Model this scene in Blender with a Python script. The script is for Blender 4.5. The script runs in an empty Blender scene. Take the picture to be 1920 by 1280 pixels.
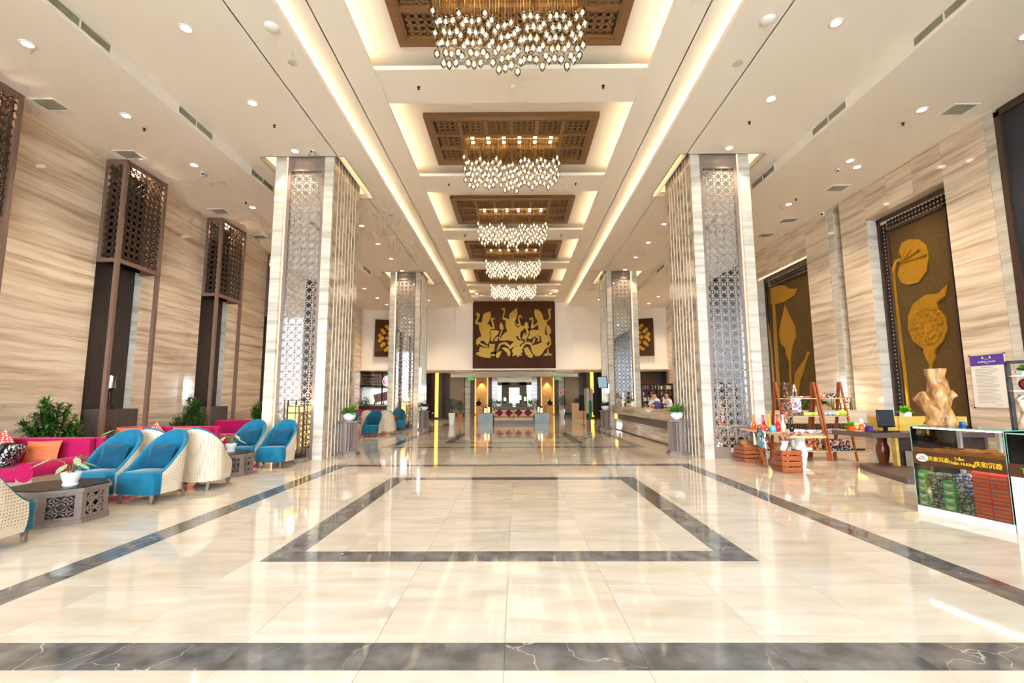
import bpy, bmesh, math, random
from mathutils import Vector, Matrix, noise
from math import sin, cos, pi, radians
random.seed(7)
SC = bpy.context.scene
COL = SC.collection

# ---------------------------------------------------------------- camera, light, exposure
def setup_camera():
    f, pit, yaw, rol, cx, H = 892.7, 0.1182, -0.0064, -0.0035, 0.069, 1.49
    fw = Vector((sin(yaw) * cos(pit), cos(yaw) * cos(pit), sin(pit)))
    r = Vector((cos(yaw), -sin(yaw), 0)); u = r.cross(fw)
    r2 = r * cos(rol) + u * sin(rol); u2 = -r * sin(rol) + u * cos(rol)
    cd = bpy.data.cameras.new('camera'); cd.sensor_width = 36; cd.lens = f / 1920 * 36
    cd.clip_start = 0.05; cd.clip_end = 300
    co = bpy.data.objects.new('camera', cd); COL.objects.link(co)
    M = Matrix((r2, u2, -fw)).transposed().to_4x4(); M.translation = Vector((cx, 0, H))
    co.matrix_world = M
    SC.camera = co
setup_camera()
vs = SC.view_settings
vs.view_transform = 'Standard'; vs.look = 'None'; vs.gamma = 1.0; vs.use_curve_mapping = False
vs.exposure = 1.4
SC.cycles.use_denoising = True
SC.cycles.max_bounces = 7; SC.cycles.diffuse_bounces = 4; SC.cycles.glossy_bounces = 3; SC.cycles.transmission_bounces = 4
SC.cycles.use_adaptive_sampling = True; SC.cycles.adaptive_threshold = 0.11; SC.cycles.adaptive_min_samples = 12
SC.cycles.transparent_max_bounces = 10; SC.cycles.caustics_reflective = False; SC.cycles.caustics_refractive = False
SC.cycles.sample_clamp_indirect = 6.0
WORLD_STRENGTH = 9.5
W = bpy.data.worlds.new('daylight_sky'); SC.world = W; W.use_nodes = True
bgn = W.node_tree.nodes['Background']
bgn.inputs[0].default_value = (0.80, 0.91, 1.0, 1); bgn.inputs[1].default_value = WORLD_STRENGTH
def area_portal(loc, rot, sx, sy):
    l = bpy.data.lights.new('daylight_portal', 'AREA'); l.shape = 'RECTANGLE'; l.size = sx; l.size_y = sy
    l.cycles.is_portal = True
    o = bpy.data.objects.new('daylight_portal', l); COL.objects.link(o); o.location = loc; o.rotation_euler = rot
area_portal((0, -5.95, 3.4), (radians(90), 0, 0), 18.6, 6.6)
E_DOWN, E_COVE, E_CHAND, E_SPOT = 138.0, 4.0, 60.0, 60.0
WARM = (1.0, 0.80, 0.57); WARM2 = (1.0, 0.74, 0.43)

# ---------------------------------------------------------------- helpers
def lin(h):
    h = h.lstrip('#'); c = [int(h[i:i + 2], 16) / 255 for i in (0, 2, 4)]
    return tuple((x / 12.92 if x <= 0.04045 else ((x + 0.055) / 1.055) ** 2.4) for x in c)
MATS = {}
def pmat(name, col, rough=0.5, metal=0.0, emit=None, estr=0.0, col2=None, nscale=8.0, nstretch=(1, 1, 1), bump=0.0, sheen=0.0, coat=0.0, spec=None, ntype='noise', rnd=0.0, detail=4.0):
    """procedural principled material; col2 adds a noise / wave variation"""
    m = bpy.data.materials.new(name); m.use_nodes = True; nt = m.node_tree
    b = nt.nodes['Principled BSDF']; N = nt.nodes.new; L = nt.links.new
    c1 = lin(col) if isinstance(col, str) else col
    b.inputs['Base Color'].default_value = (*c1, 1); b.inputs['Roughness'].default_value = rough
    b.inputs['Metallic'].default_value = metal
    if spec is not None: b.inputs['Specular IOR Level'].default_value = spec
    if sheen: b.inputs['Sheen Weight'].default_value = sheen; b.inputs['Sheen Roughness'].default_value = 0.35
    if coat: b.inputs['Coat Weight'].default_value = coat; b.inputs['Coat Roughness'].default_value = 0.05
    if emit is not None:
        e = lin(emit) if isinstance(emit, str) else emit
        b.inputs['Emission Color'].default_value = (*e, 1); b.inputs['Emission Strength'].default_value = estr
    if col2 is not None or bump:
        tc = N('ShaderNodeTexCoord'); mp = N('ShaderNodeMapping'); mp.inputs['Scale'].default_value = nstretch
        L(tc.outputs['Object'], mp.inputs['Vector'])
        vec = mp.outputs['Vector']
        if rnd:
            oi = N('ShaderNodeObjectInfo'); ml = N('ShaderNodeMath'); ml.operation = 'MULTIPLY'; ml.inputs[1].default_value = rnd
            ad = N('ShaderNodeVectorMath'); ad.operation = 'ADD'
            L(oi.outputs['Random'], ml.inputs[0]); L(vec, ad.inputs[0]); L(ml.outputs[0], ad.inputs[1]); vec = ad.outputs[0]
        if ntype == 'noise':
            n = N('ShaderNodeTexNoise'); n.inputs['Scale'].default_value = nscale; n.inputs['Detail'].default_value = detail; fac = n.outputs['Fac']
        elif ntype == 'wave':
            n = N('ShaderNodeTexWave'); n.inputs['Scale'].default_value = nscale; n.inputs['Distortion'].default_value = 3.0; n.inputs['Detail'].default_value = 3; fac = n.outputs['Fac']
        elif ntype == 'voronoi':
            n = N('ShaderNodeTexVoronoi'); n.inputs['Scale'].default_value = nscale; fac = n.outputs['Distance']
        elif ntype == 'checker':
            n = N('ShaderNodeTexChecker'); n.inputs['Scale'].default_value = nscale; fac = n.outputs['Fac']
        L(vec, n.inputs['Vector'])
        if col2 is not None:
            c2 = lin(col2) if isinstance(col2, str) else col2
            rp = N('ShaderNodeValToRGB'); rp.color_ramp.elements[0].position = 0.3; rp.color_ramp.elements[1].position = 0.7
            rp.color_ramp.elements[0].color = (*c1, 1); rp.color_ramp.elements[1].color = (*c2, 1)
            L(fac, rp.inputs['Fac']); L(rp.outputs['Color'], b.inputs['Base Color'])
        if bump:
            bp = N('ShaderNodeBump'); bp.inputs['Strength'].default_value = bump; bp.inputs['Distance'].default_value = 0.02
            L(fac, bp.inputs['Height']); L(bp.outputs['Normal'], b.inputs['Normal'])
    MATS[name] = m
    return m
def stone_mat(name, cols, rough=0.12, zs=2.2, xs=0.16, block=0.0):
    """wood-vein marble: thin layered streaks running level across each slab"""
    m = bpy.data.materials.new(name); m.use_nodes = True; nt = m.node_tree
    b = nt.nodes['Principled BSDF']; N = nt.nodes.new; L = nt.links.new
    b.inputs['Roughness'].default_value = rough
    tc = N('ShaderNodeTexCoord'); oi = N('ShaderNodeObjectInfo')
    warp = N('ShaderNodeTexNoise'); warp.inputs['Scale'].default_value = 0.7; warp.inputs['Detail'].default_value = 2
    L(tc.outputs['Object'], warp.inputs['Vector'])
    ml = N('ShaderNodeMath'); ml.operation = 'MULTIPLY'; ml.inputs[1].default_value = 37.0
    L(oi.outputs['Random'], ml.inputs[0])
    wm = N('ShaderNodeVectorMath'); wm.operation = 'MULTIPLY'; wm.inputs[1].default_value = (0, 0, 0.14); L(warp.outputs['Color'], wm.inputs[0])
    a1 = N('ShaderNodeVectorMath'); L(tc.outputs['Object'], a1.inputs[0]); L(wm.outputs[0], a1.inputs[1])
    a2 = N('ShaderNodeVectorMath'); L(a1.outputs[0], a2.inputs[0]); L(ml.outputs[0], a2.inputs[1])
    vec = a2.outputs[0]
    if block:
        sp = N('ShaderNodeSeparateXYZ'); L(tc.outputs['Object'], sp.inputs[0])
        dv = N('ShaderNodeMath'); dv.operation = 'DIVIDE'; dv.inputs[1].default_value = block; L(sp.outputs['Z'], dv.inputs[0])
        fl = N('ShaderNodeMath'); fl.operation = 'FLOOR'; L(dv.outputs[0], fl.inputs[0])
        wn = N('ShaderNodeTexWhiteNoise'); wn.noise_dimensions = '1D'; L(fl.outputs[0], wn.inputs['W'])
        m2 = N('ShaderNodeMath'); m2.operation = 'MULTIPLY'; m2.inputs[1].default_value = 23; L(wn.outputs['Value'], m2.inputs[0])
        a3 = N('ShaderNodeVectorMath'); L(vec, a3.inputs[0]); L(m2.outputs[0], a3.inputs[1]); vec = a3.outputs[0]
    mp = N('ShaderNodeMapping'); mp.inputs['Scale'].default_value = (xs, xs, zs); L(vec, mp.inputs['Vector'])
    n = N('ShaderNodeTexNoise'); n.inputs['Scale'].default_value = 2.6; n.inputs['Detail'].default_value = 9; n.inputs['Roughness'].default_value = 0.62
    L(mp.outputs['Vector'], n.inputs['Vector'])
    rp = N('ShaderNodeValToRGB'); cr = rp.color_ramp
    while len(cr.elements) < len(cols): cr.elements.new(0.5)
    for e, (p, c) in zip(cr.elements, cols): e.position = p; e.color = (*lin(c), 1)
    L(n.outputs['Fac'], rp.inputs['Fac']); L(rp.outputs['Color'], b.inputs['Base Color'])
    MATS[name] = m; return m
def thin_glass(name, tint=(1, 1, 1), gloss=0.12):
    m = bpy.data.materials.new(name); m.use_nodes = True; nt = m.node_tree; N = nt.nodes.new; L = nt.links.new
    nt.nodes.remove(nt.nodes['Principled BSDF']); out = nt.nodes['Material Output']
    t = N('ShaderNodeBsdfTransparent'); t.inputs[0].default_value = (*tint, 1)
    g = N('ShaderNodeBsdfGlossy'); g.inputs['Roughness'].default_value = 0.02
    lw = N('ShaderNodeFresnel'); lw.inputs['IOR'].default_value = 1.45
    mm = N('ShaderNodeMath'); mm.operation = 'ADD'; mm.inputs[1].default_value = gloss * 0.3; L(lw.outputs[0], mm.inputs[0])
    mx = N('ShaderNodeMixShader'); L(mm.outputs[0], mx.inputs[0]); L(t.outputs[0], mx.inputs[1]); L(g.outputs[0], mx.inputs[2]); L(mx.outputs[0], out.inputs[0])
    MATS[name] = m; return m
def emat(name, col, s):
    m = bpy.data.materials.new(name); m.use_nodes = True; nt = m.node_tree
    nt.nodes.remove(nt.nodes['Principled BSDF']); e = nt.nodes.new('ShaderNodeEmission')
    c = lin(col) if isinstance(col, str) else col
    e.inputs[0].default_value = (*c, 1); e.inputs[1].default_value = s
    nt.links.new(e.outputs[0], nt.nodes['Material Output'].inputs[0]); MATS[name] = m; return m

class MB:
    def __init__(s): s.v = []; s.f = []; s.sm = []; s.mi = []; s.cur = 0
    def add(s, vs, fs, smooth=False):
        o = len(s.v); s.v += [tuple(p) for p in vs]
        for f in fs: s.f.append(tuple(o + i for i in f)); s.sm.append(smooth); s.mi.append(s.cur)
        return s
    def box(s, x0, y0, z0, x1, y1, z1):
        return s.add([(x0, y0, z0), (x1, y0, z0), (x1, y1, z0), (x0, y1, z0), (x0, y0, z1), (x1, y0, z1), (x1, y1, z1), (x0, y1, z1)],
                     [(0, 3, 2, 1), (4, 5, 6, 7), (0, 1, 5, 4), (1, 2, 6, 5), (2, 3, 7, 6), (3, 0, 4, 7)])
    def obox(s, c, size, R=None):
        hx, hy, hz = [k / 2 for k in size]; c = Vector(c); pts = []
        for x, y, z in [(-1, -1, -1), (1, -1, -1), (1, 1, -1), (-1, 1, -1), (-1, -1, 1), (1, -1, 1), (1, 1, 1), (-1, 1, 1)]:
            p = Vector((x * hx, y * hy, z * hz)); pts.append(c + (R @ p if R else p))
        return s.add(pts, [(0, 3, 2, 1), (4, 5, 6, 7), (0, 1, 5, 4), (1, 2, 6, 5), (2, 3, 7, 6), (3, 0, 4, 7)])
    def beam(s, a, b, w, h=None, up=(0, 0, 1)):
        a = Vector(a); b = Vector(b); d = b - a; L = d.length
        y = d.normalized(); x = y.cross(Vector(up))
        if x.length < 1e-4: x = y.cross(Vector((1, 0, 0)))
        x.normalize(); z = x.cross(y)
        return s.obox((a + b) / 2, (w, L, h or w), Matrix((x, y, z)).transposed())
    def rbox(s, c, size, r=0.03, seg=2, R=None, smooth=True):
        bm = bmesh.new(); bmesh.ops.create_cube(bm, size=1.0)
        for v in bm.verts: v.co = Vector((v.co.x * size[0], v.co.y * size[1], v.co.z * size[2]))
        bmesh.ops.bevel(bm, geom=list(bm.edges), offset=r, segments=seg, affect='EDGES', profile=0.5)
        bm.verts.index_update(); c = Vector(c)
        s.add([c + (R @ v.co if R else v.co) for v in bm.verts], [[v.index for v in f.verts] for f in bm.faces], smooth); bm.free(); return s
    def cyl(s, p0, p1, r0, r1=None, n=12, caps=True, smooth=True):
        r1 = r0 if r1 is None else r1; p0 = Vector(p0); p1 = Vector(p1); d = (p1 - p0).normalized()
        a = d.cross(Vector((0, 0, 1)))
        if a.length < 1e-4: a = Vector((1, 0, 0))
        a.normalize(); b = d.cross(a); vs = []
        for p, r in ((p0, r0), (p1, r1)):
            for i in range(n): t = 2 * pi * i / n; vs.append(p + a * (r * cos(t)) + b * (r * sin(t)))
        s.add(vs, [(i, (i + 1) % n, n + (i + 1) % n, n + i) for i in range(n)], smooth)
        if caps: s.add(vs[:n], [tuple(range(n))[::-1]]); s.add(vs[n:], [tuple(range(n))])
        return s
    def lathe(s, c, prof, n=16, smooth=True, sx=1, sy=1):
        cx, cy, cz = c; vs = []
        for r, z in prof:
            for i in range(n): t = 2 * pi * i / n; vs.append((cx + sx * r * cos(t), cy + sy * r * sin(t), cz + z))
        fs = []
        for k in range(len(prof) - 1):
            for i in range(n): j = (i + 1) % n; fs.append((k * n + i, k * n + j, (k + 1) * n + j, (k + 1) * n + i))
        s.add(vs, fs, smooth)
        if prof[0][0] > 1e-4: s.add(vs[:n], [tuple(range(n))[::-1]])
        if prof[-1][0] > 1e-4: s.add(vs[-n:], [tuple(range(n))])
        return s
    def prism(s, pts, fn, w0, w1, smooth=False):
        """pts: polygon (u,v); fn(u,v,w)->xyz; extruded from w0 (back) to w1 (front)"""
        n = len(pts); A = [fn(u, v, w0) for u, v in pts]; B = [fn(u, v, w1) for u, v in pts]
        s.add(A + B, [tuple(range(n))[::-1], tuple(range(n, 2 * n))] + [(i, (i + 1) % n, n + (i + 1) % n, n + i) for i in range(n)], smooth)
        return s
    def tube(s, path, r, n=6, smooth=True):
        P = [Vector(p) for p in path]; vs = []; rr = r if isinstance(r, (list, tuple)) else [r] * len(P)
        for k, p in enumerate(P):
            d = (P[min(k + 1, len(P) - 1)] - P[max(k - 1, 0)]).normalized(); a = d.cross(Vector((0.13, 0.21, 1)))
            if a.length < 1e-3: a = Vector((1, 0, 0))
            a.normalize(); b = d.cross(a)
            for i in range(n): t = 2 * pi * i / n; vs.append(p + (a * cos(t) + b * sin(t)) * rr[k])
        fs = []
        for k in range(len(P) - 1):
            for i in range(n): j = (i + 1) % n; fs.append((k * n + i, k * n + j, (k + 1) * n + j, (k + 1) * n + i))
        s.add(vs, fs, smooth); s.add(vs[:n], [tuple(range(n))[::-1]]); s.add(vs[-n:], [tuple(range(n))]); return s
    def ell(s, c, rx, ry, rz, n=12, m=8):
        prof = [(max(1e-5, sin(pi * k / m)), -cos(pi * k / m)) for k in range(m + 1)]; vs = []
        for r, z in prof:
            for i in range(n): t = 2 * pi * i / n; vs.append((c[0] + rx * r * cos(t), c[1] + ry * r * sin(t), c[2] + rz * z))
        fs = [(k * n + i, k * n + (i + 1) % n, (k + 1) * n + (i + 1) % n, (k + 1) * n + i) for k in range(m) for i in range(n)]
        return s.add(vs, fs, True)
    def pillow(s, c, w, h, t, R=None, n=8):
        c = Vector(c); top = []; vs = []
        for sg in (1, -1):
            for j in range(n + 1):
                for i in range(n + 1):
                    u = 2 * i / n - 1; v = 2 * j / n - 1
                    k = (max(0, 1 - u ** 4) * max(0, 1 - v ** 4)) ** 0.55
                    px = u * w / 2 * (1 - 0.07 * (1 - v * v) * abs(u)); pz = v * h / 2 * (1 - 0.07 * (1 - u * u) * abs(v))
                    p = Vector((px, sg * t / 2 * k + 0.012 * sin(7 * u + 3 * v) * k, pz)); vs.append(c + (R @ p if R else p))
        N = n + 1; fs = []
        for sgi in (0, 1):
            o = sgi * N * N
            for j in range(n):
                for i in range(n):
                    q = (o + j * N + i, o + j * N + i + 1, o + (j + 1) * N + i + 1, o + (j + 1) * N + i); fs.append(q if sgi else q[::-1])
        return s.add(vs, fs, True)
    def leaf(s, base, d, L, w, droop=0.3, up=None, fold=0.0):
        base = Vector(base); d = Vector(d).normalized(); side = d.cross(Vector((0, 0, 1)))
        if side.length < 1e-3: side = Vector((1, 0, 0))
        side.normalize(); nrm = side.cross(d)
        def P(t, x): return base + d * (L * t) + Vector((0, 0, -droop * L * t * t)) + side * (x * w / 2) + nrm * (-abs(x) * fold * w)
        vs = [P(0, 0), P(0.3, -0.8), P(0.3, 0.8), P(0.65, -0.75), P(0.65, 0.75), P(1, 0), P(0.3, 0), P(0.65, 0)]
        return s.add(vs, [(0, 6, 1), (0, 2, 6), (6, 7, 3, 1), (6, 2, 4, 7), (3, 7, 5), (7, 4, 5)], True)
    def mesh(s, name):
        me = bpy.data.meshes.new(name); me.from_pydata(s.v, [], s.f); me.polygons.foreach_set('use_smooth', s.sm)
        me.polygons.foreach_set('material_index', s.mi); me.update(); return me
    def build(s, name, mat, parent=None, loc=None, fix=True):
        me = s.mesh(name)
        if fix and len(s.f) < 60000:
            bm = bmesh.new(); bm.from_mesh(me); bmesh.ops.recalc_face_normals(bm, faces=bm.faces); bm.to_mesh(me); bm.free()
        return mk(name, me, mat, parent, loc)
def mk(name, me, mat, parent=None, loc=None):
    for m in (mat if isinstance(mat, (list, tuple)) else [mat]):
        if len(me.materials) < (len(mat) if isinstance(mat, (list, tuple)) else 1): me.materials.append(MATS[m] if isinstance(m, str) else m)
    o = bpy.data.objects.new(name, me); COL.objects.link(o)
    if parent: o.parent = parent
    if loc is not None: o.location = loc
    return o
def tag(o, label, cat, group=None):
    o['label'] = label; o['category'] = cat
    if group: o['group'] = group
    return o
def thing(name, label, cat, loc=(0, 0, 0), rz=0.0, group=None):
    o = bpy.data.objects.new(name, None); COL.objects.link(o); o.empty_display_size = 0.1
    o.location = loc; o.rotation_euler = (0, 0, rz)
    return tag(o, label, cat, group)
def structure(o): o['kind'] = 'structure'; return o
def sroot(name, loc=(0, 0, 0)):
    o = bpy.data.objects.new(name, None); COL.objects.link(o); o.location = loc; return structure(o)
KIDS = {}
def copy_tree(o, loc=None, rz=None, label=None, parent=None):
    c = o.copy(); COL.objects.link(c)
    if parent: c.parent = parent
    for ch in o.children: copy_tree(ch, parent=c)
    if loc is not None: c.location = loc
    if rz is not None: c.rotation_euler = (0, 0, rz)
    if label: c['label'] = label
    return c
def Rz(a): return Matrix.Rotation(a, 3, 'Z')
def Rx(a): return Matrix.Rotation(a, 3, 'X')
def Ry(a): return Matrix.Rotation(a, 3, 'Y')
def lamp(kind, name, loc, energy, col=WARM, parent=None, rot=None, spot=None, blend=0.6, radius=0.05, size=None):
    l = bpy.data.lights.new(name, kind); l.energy = energy; l.color = col
    if kind == 'SPOT': l.spot_size = spot; l.spot_blend = blend; l.shadow_soft_size = radius
    elif kind == 'POINT': l.shadow_soft_size = radius
    elif kind == 'AREA': l.shape = 'RECTANGLE'; l.size, l.size_y = size
    o = bpy.data.objects.new(name, l); COL.objects.link(o); o.location = loc
    if parent: o.parent = parent
    if rot: o.rotation_euler = rot
    return o
ORD = ['first', 'second', 'third', 'fourth', 'fifth', 'sixth', 'seventh', 'eighth', 'ninth', 'tenth', 'eleventh', 'twelfth']
def text(name, body, size, mat, parent, M, extrude=0.002, align='CENTER', spacing=1.0, bold=False):
    """flat lettering turned into a mesh; M maps text x/y to the surface"""
    cu = bpy.data.curves.new(name, 'FONT'); cu.body = body; cu.size = size; cu.align_x = align; cu.align_y = 'CENTER'
    cu.extrude = extrude; cu.space_character = spacing; cu.resolution_u = 3
    if bold: cu.offset = size * 0.008
    to = bpy.data.objects.new(name, cu); COL.objects.link(to)
    dg = bpy.context.evaluated_depsgraph_get(); me = bpy.data.meshes.new_from_object(to.evaluated_get(dg))
    bpy.data.objects.remove(to); bpy.data.curves.remove(cu)
    me.materials.clear(); o = mk(name, me, mat, parent); o.matrix_local = M
    return o
def frameM(o, ux, uy):
    ux = Vector(ux).normalized(); uy = Vector(uy).normalized(); uz = ux.cross(uy)
    M = Matrix((ux, uy, uz)).transposed().to_4x4(); M.translation = Vector(o); return M
def lattice(mb, nx, nz, p, t, fn, bw=0.085):
    """fretwork: plus, octagon and cross bars in every cell; fn(u,v,w)->xyz, (0,0) is the lower left corner"""
    def bar(ax, az, bx, bz):
        dx, dz = bx - ax, bz - az; L = math.hypot(dx, dz); ox, oz = -dz / L * bw * p / 2, dx / L * bw * p / 2
        q = [(ax + ox, az + oz), (bx + ox, bz + oz), (bx - ox, bz - oz), (ax - ox, az - oz)]
        vs = [fn(u, v, 0) for u, v in q] + [fn(u, v, t) for u, v in q]
        mb.add(vs, [(4, 5, 6, 7), (0, 1, 5, 4), (2, 3, 7, 6), (3, 2, 1, 0)])
    oc = [(.36, .15), (.15, .36), (-.15, .36), (-.36, .15), (-.36, -.15), (-.15, -.36), (.15, -.36), (.36, -.15)]
    for i in range(nx):
        for j in range(nz):
            cx, cz = (i + .5) * p, (j + .5) * p
            for dx, dz in ((.36, 0), (-.36, 0), (0, .36), (0, -.36)): bar(cx, cz, cx + dx * p, cz + dz * p)
            for k in range(8):
                a, b = oc[k], oc[(k + 1) % 8]; bar(cx + a[0] * p, cz + a[1] * p, cx + b[0] * p, cz + b[1] * p)
            if i < nx - 1:
                bar(cx + .36 * p, cz + .15 * p, cx + .64 * p, cz - .15 * p); bar(cx + .36 * p, cz - .15 * p, cx + .64 * p, cz + .15 * p)
            if j < nz - 1:
                bar(cx + .15 * p, cz + .36 * p, cx - .15 * p, cz + .64 * p); bar(cx - .15 * p, cz + .36 * p, cx + .15 * p, cz + .64 * p)
    for j in range(nz):
        for x in (0, nx * p):
            s = 1 if x == 0 else -1; cz = (j + .5) * p
            bar(x, cz, x + s * .14 * p, cz + .15 * p); bar(x, cz, x + s * .14 * p, cz - .15 * p)
    for i in range(nx):
        for z in (0, nz * p):
            s = 1 if z == 0 else -1; cx = (i + .5) * p
            bar(cx, z, cx + .15 * p, z + s * .14 * p); bar(cx, z, cx - .15 * p, z + s * .14 * p)
    return mb
# ---------------------------------------------------------------- materials
stone_mat('stone_warm', [(0.28, '#a88d73'), (0.40, '#c8b199'), (0.50, '#dbc8b1'), (0.60, '#e8dac7'), (0.75, '#d3bea6')], 0.10, zs=2.6, xs=.13)
stone_mat('stone_pale', [(0.30, '#a39a8d'), (0.45, '#c3bcb0'), (0.60, '#d6d1c7'), (0.8, '#c6bfb3')], 0.12, zs=2.6)
stone_mat('stone_flute', [(0.28, '#937a60'), (0.45, '#bfa486'), (0.6, '#d9c4a8'), (0.8, '#b99e80')], 0.10, zs=1.6, block=1.15)
def floor_marble():
    m = bpy.data.materials.new('marble_cream'); m.use_nodes = True; nt = m.node_tree; N = nt.nodes.new; L = nt.links.new
    b = nt.nodes['Principled BSDF']; b.inputs['Roughness'].default_value = 0.06; b.inputs['Specular IOR Level'].default_value = 0.45
    tc = N('ShaderNodeTexCoord'); oi = N('ShaderNodeObjectInfo'); ge = N('ShaderNodeNewGeometry')
    s = N('ShaderNodeMath'); s.operation = 'ADD'; L(oi.outputs['Random'], s.inputs[0]); L(ge.outputs['Random Per Island'], s.inputs[1])
    ml = N('ShaderNodeMath'); ml.operation = 'MULTIPLY'; ml.inputs[1].default_value = 29; L(s.outputs[0], ml.inputs[0])
    ad = N('ShaderNodeVectorMath'); L(tc.outputs['Object'], ad.inputs[0]); L(ml.outputs[0], ad.inputs[1])
    mp = N('ShaderNodeMapping'); mp.inputs['Scale'].default_value = (0.7, 2.6, 1); mp.inputs['Rotation'].default_value = (0, 0, 0.25); L(ad.outputs[0], mp.inputs['Vector'])
    n = N('ShaderNodeTexNoise'); n.inputs['Scale'].default_value = 1.8; n.inputs['Detail'].default_value = 8; n.inputs['Distortion'].default_value = 0.6; L(mp.outputs[0], n.inputs['Vector'])
    rp = N('ShaderNodeValToRGB'); cr = rp.color_ramp; cr.elements.new(0.5)
    for e, (p, c) in zip(cr.elements, [(0.3, '#cdbda6'), (0.52, '#d9ccba'), (0.75, '#e2d9cb')]): e.position = p; e.color = (*lin(c), 1)
    L(n.outputs['Fac'], rp.inputs['Fac'])
    fr = N('ShaderNodeMath'); fr.operation = 'FRACT'; L(ml.outputs[0], fr.inputs[0])
    mr = N('ShaderNodeMapRange'); mr.inputs['To Min'].default_value = 0.93; mr.inputs['To Max'].default_value = 1.03; L(fr.outputs[0], mr.inputs['Value'])
    mx = N('ShaderNodeVectorMath'); mx.operation = 'MULTIPLY'; L(rp.outputs['Color'], mx.inputs[0]); L(mr.outputs[0], mx.inputs[1])
    L(mx.outputs[0], b.inputs['Base Color']); MATS['marble_cream'] = m
floor_marble()
def dark_marble():
    m = bpy.data.materials.new('marble_dark'); m.use_nodes = True; nt = m.node_tree; N = nt.nodes.new; L = nt.links.new
    b = nt.nodes['Principled BSDF']; b.inputs['Roughness'].default_value = 0.07; b.inputs['Specular IOR Level'].default_value = 0.55
    tc = N('ShaderNodeTexCoord'); oi = N('ShaderNodeObjectInfo'); ge = N('ShaderNodeNewGeometry')
    s = N('ShaderNodeMath'); L(oi.outputs['Random'], s.inputs[0]); L(ge.outputs['Random Per Island'], s.inputs[1])
    ml = N('ShaderNodeMath'); ml.operation = 'MULTIPLY'; ml.inputs[1].default_value = 31; L(s.outputs[0], ml.inputs[0])
    ad = N('ShaderNodeVectorMath'); L(tc.outputs['Object'], ad.inputs[0]); L(ml.outputs[0], ad.inputs[1])
    n0 = N('ShaderNodeTexNoise'); n0.inputs['Scale'].default_value = 3; n0.inputs['Detail'].default_value = 6; L(ad.outputs[0], n0.inputs['Vector'])
    sc = N('ShaderNodeVectorMath'); sc.operation = 'SCALE'; sc.inputs['Scale'].default_value = 0.35; L(n0.outputs['Color'], sc.inputs[0])
    a2 = N('ShaderNodeVectorMath'); L(ad.outputs[0], a2.inputs[0]); L(sc.outputs[0], a2.inputs[1])
    v = N('ShaderNodeTexVoronoi'); v.feature = 'DISTANCE_TO_EDGE'; v.inputs['Scale'].default_value = 1.7; L(a2.outputs[0], v.inputs['Vector'])
    rp = N('ShaderNodeValToRGB'); rp.color_ramp.elements[0].position = 0.0; rp.color_ramp.elements[0].color = (0.42, 0.40, 0.37, 1)
    rp.color_ramp.elements[1].position = 0.0055; rp.color_ramp.elements[1].color = (0, 0, 0, 1); L(v.outputs['Distance'], rp.inputs['Fac'])
    r2 = N('ShaderNodeValToRGB'); r2.color_ramp.elements[0].position = 0.35; r2.color_ramp.elements[0].color = (0.10, 0.094, 0.089, 1)
    r2.color_ramp.elements[1].position = 0.7; r2.color_ramp.elements[1].color = (0.215, 0.203, 0.195, 1)
    n1 = N('ShaderNodeTexNoise'); n1.inputs['Scale'].default_value = 6; n1.inputs['Detail'].default_value = 6; L(ad.outputs[0], n1.inputs['Vector']); L(n1.outputs['Fac'], r2.inputs['Fac'])
    mk_ = N('ShaderNodeTexNoise'); mk_.inputs['Scale'].default_value = 1.3; L(ad.outputs[0], mk_.inputs['Vector'])
    mr = N('ShaderNodeMapRange'); mr.inputs['From Min'].default_value = 0.45; mr.inputs['From Max'].default_value = 0.62; L(mk_.outputs['Fac'], mr.inputs['Value'])
    mu = N('ShaderNodeVectorMath'); mu.operation = 'MULTIPLY'; L(rp.outputs['Color'], mu.inputs[0]); L(mr.outputs[0], mu.inputs[1])
    fin = N('ShaderNodeVectorMath'); L(r2.outputs['Color'], fin.inputs[0]); L(mu.outputs[0], fin.inputs[1]); L(fin.outputs[0], b.inputs['Base Color'])
    MATS['marble_dark'] = m
dark_marble()
def back_fabric():
    m = pmat('chair_back_fabric', '#e9dcc8', 0.8, spec=0.2); nt = m.node_tree; N = nt.nodes.new; L = nt.links.new
    tc = N('ShaderNodeTexCoord'); v = N('ShaderNodeTexVoronoi'); v.inputs['Scale'].default_value = 30; v.inputs['Randomness'].default_value = 0.15
    L(tc.outputs['Object'], v.inputs['Vector']); rp = N('ShaderNodeValToRGB')
    rp.color_ramp.elements[0].position = 0.22; rp.color_ramp.elements[0].color = (*lin('#b08a5e'), 1)
    rp.color_ramp.elements[1].position = 0.30; rp.color_ramp.elements[1].color = (*lin('#dccfba'), 1)
    L(v.outputs['Distance'], rp.inputs['Fac']); L(rp.outputs['Color'], m.node_tree.nodes['Principled BSDF'].inputs['Base Color'])
back_fabric()
def lozenge(name, ca, cb, scale, rot=0.785):
    m = pmat(name, ca, 0.85, spec=0.2); nt = m.node_tree; N = nt.nodes.new; L = nt.links.new
    tc = N('ShaderNodeTexCoord'); mp = N('ShaderNodeMapping'); mp.inputs['Rotation'].default_value = (0, rot, 0.3); L(tc.outputs['Object'], mp.inputs['Vector'])
    v = N('ShaderNodeTexVoronoi'); v.inputs['Scale'].default_value = scale; v.inputs['Randomness'].default_value = 0.0; L(mp.outputs[0], v.inputs['Vector'])
    rp = N('ShaderNodeValToRGB'); rp.color_ramp.interpolation = 'CONSTANT'; rp.color_ramp.elements[0].color = (*lin(cb), 1); rp.color_ramp.elements[1].position = 0.40; rp.color_ramp.elements[1].color = (*lin(ca), 1)
    L(v.outputs['Distance'], rp.inputs['Fac']); L(rp.outputs['Color'], nt.nodes['Principled BSDF'].inputs['Base Color'])
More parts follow.
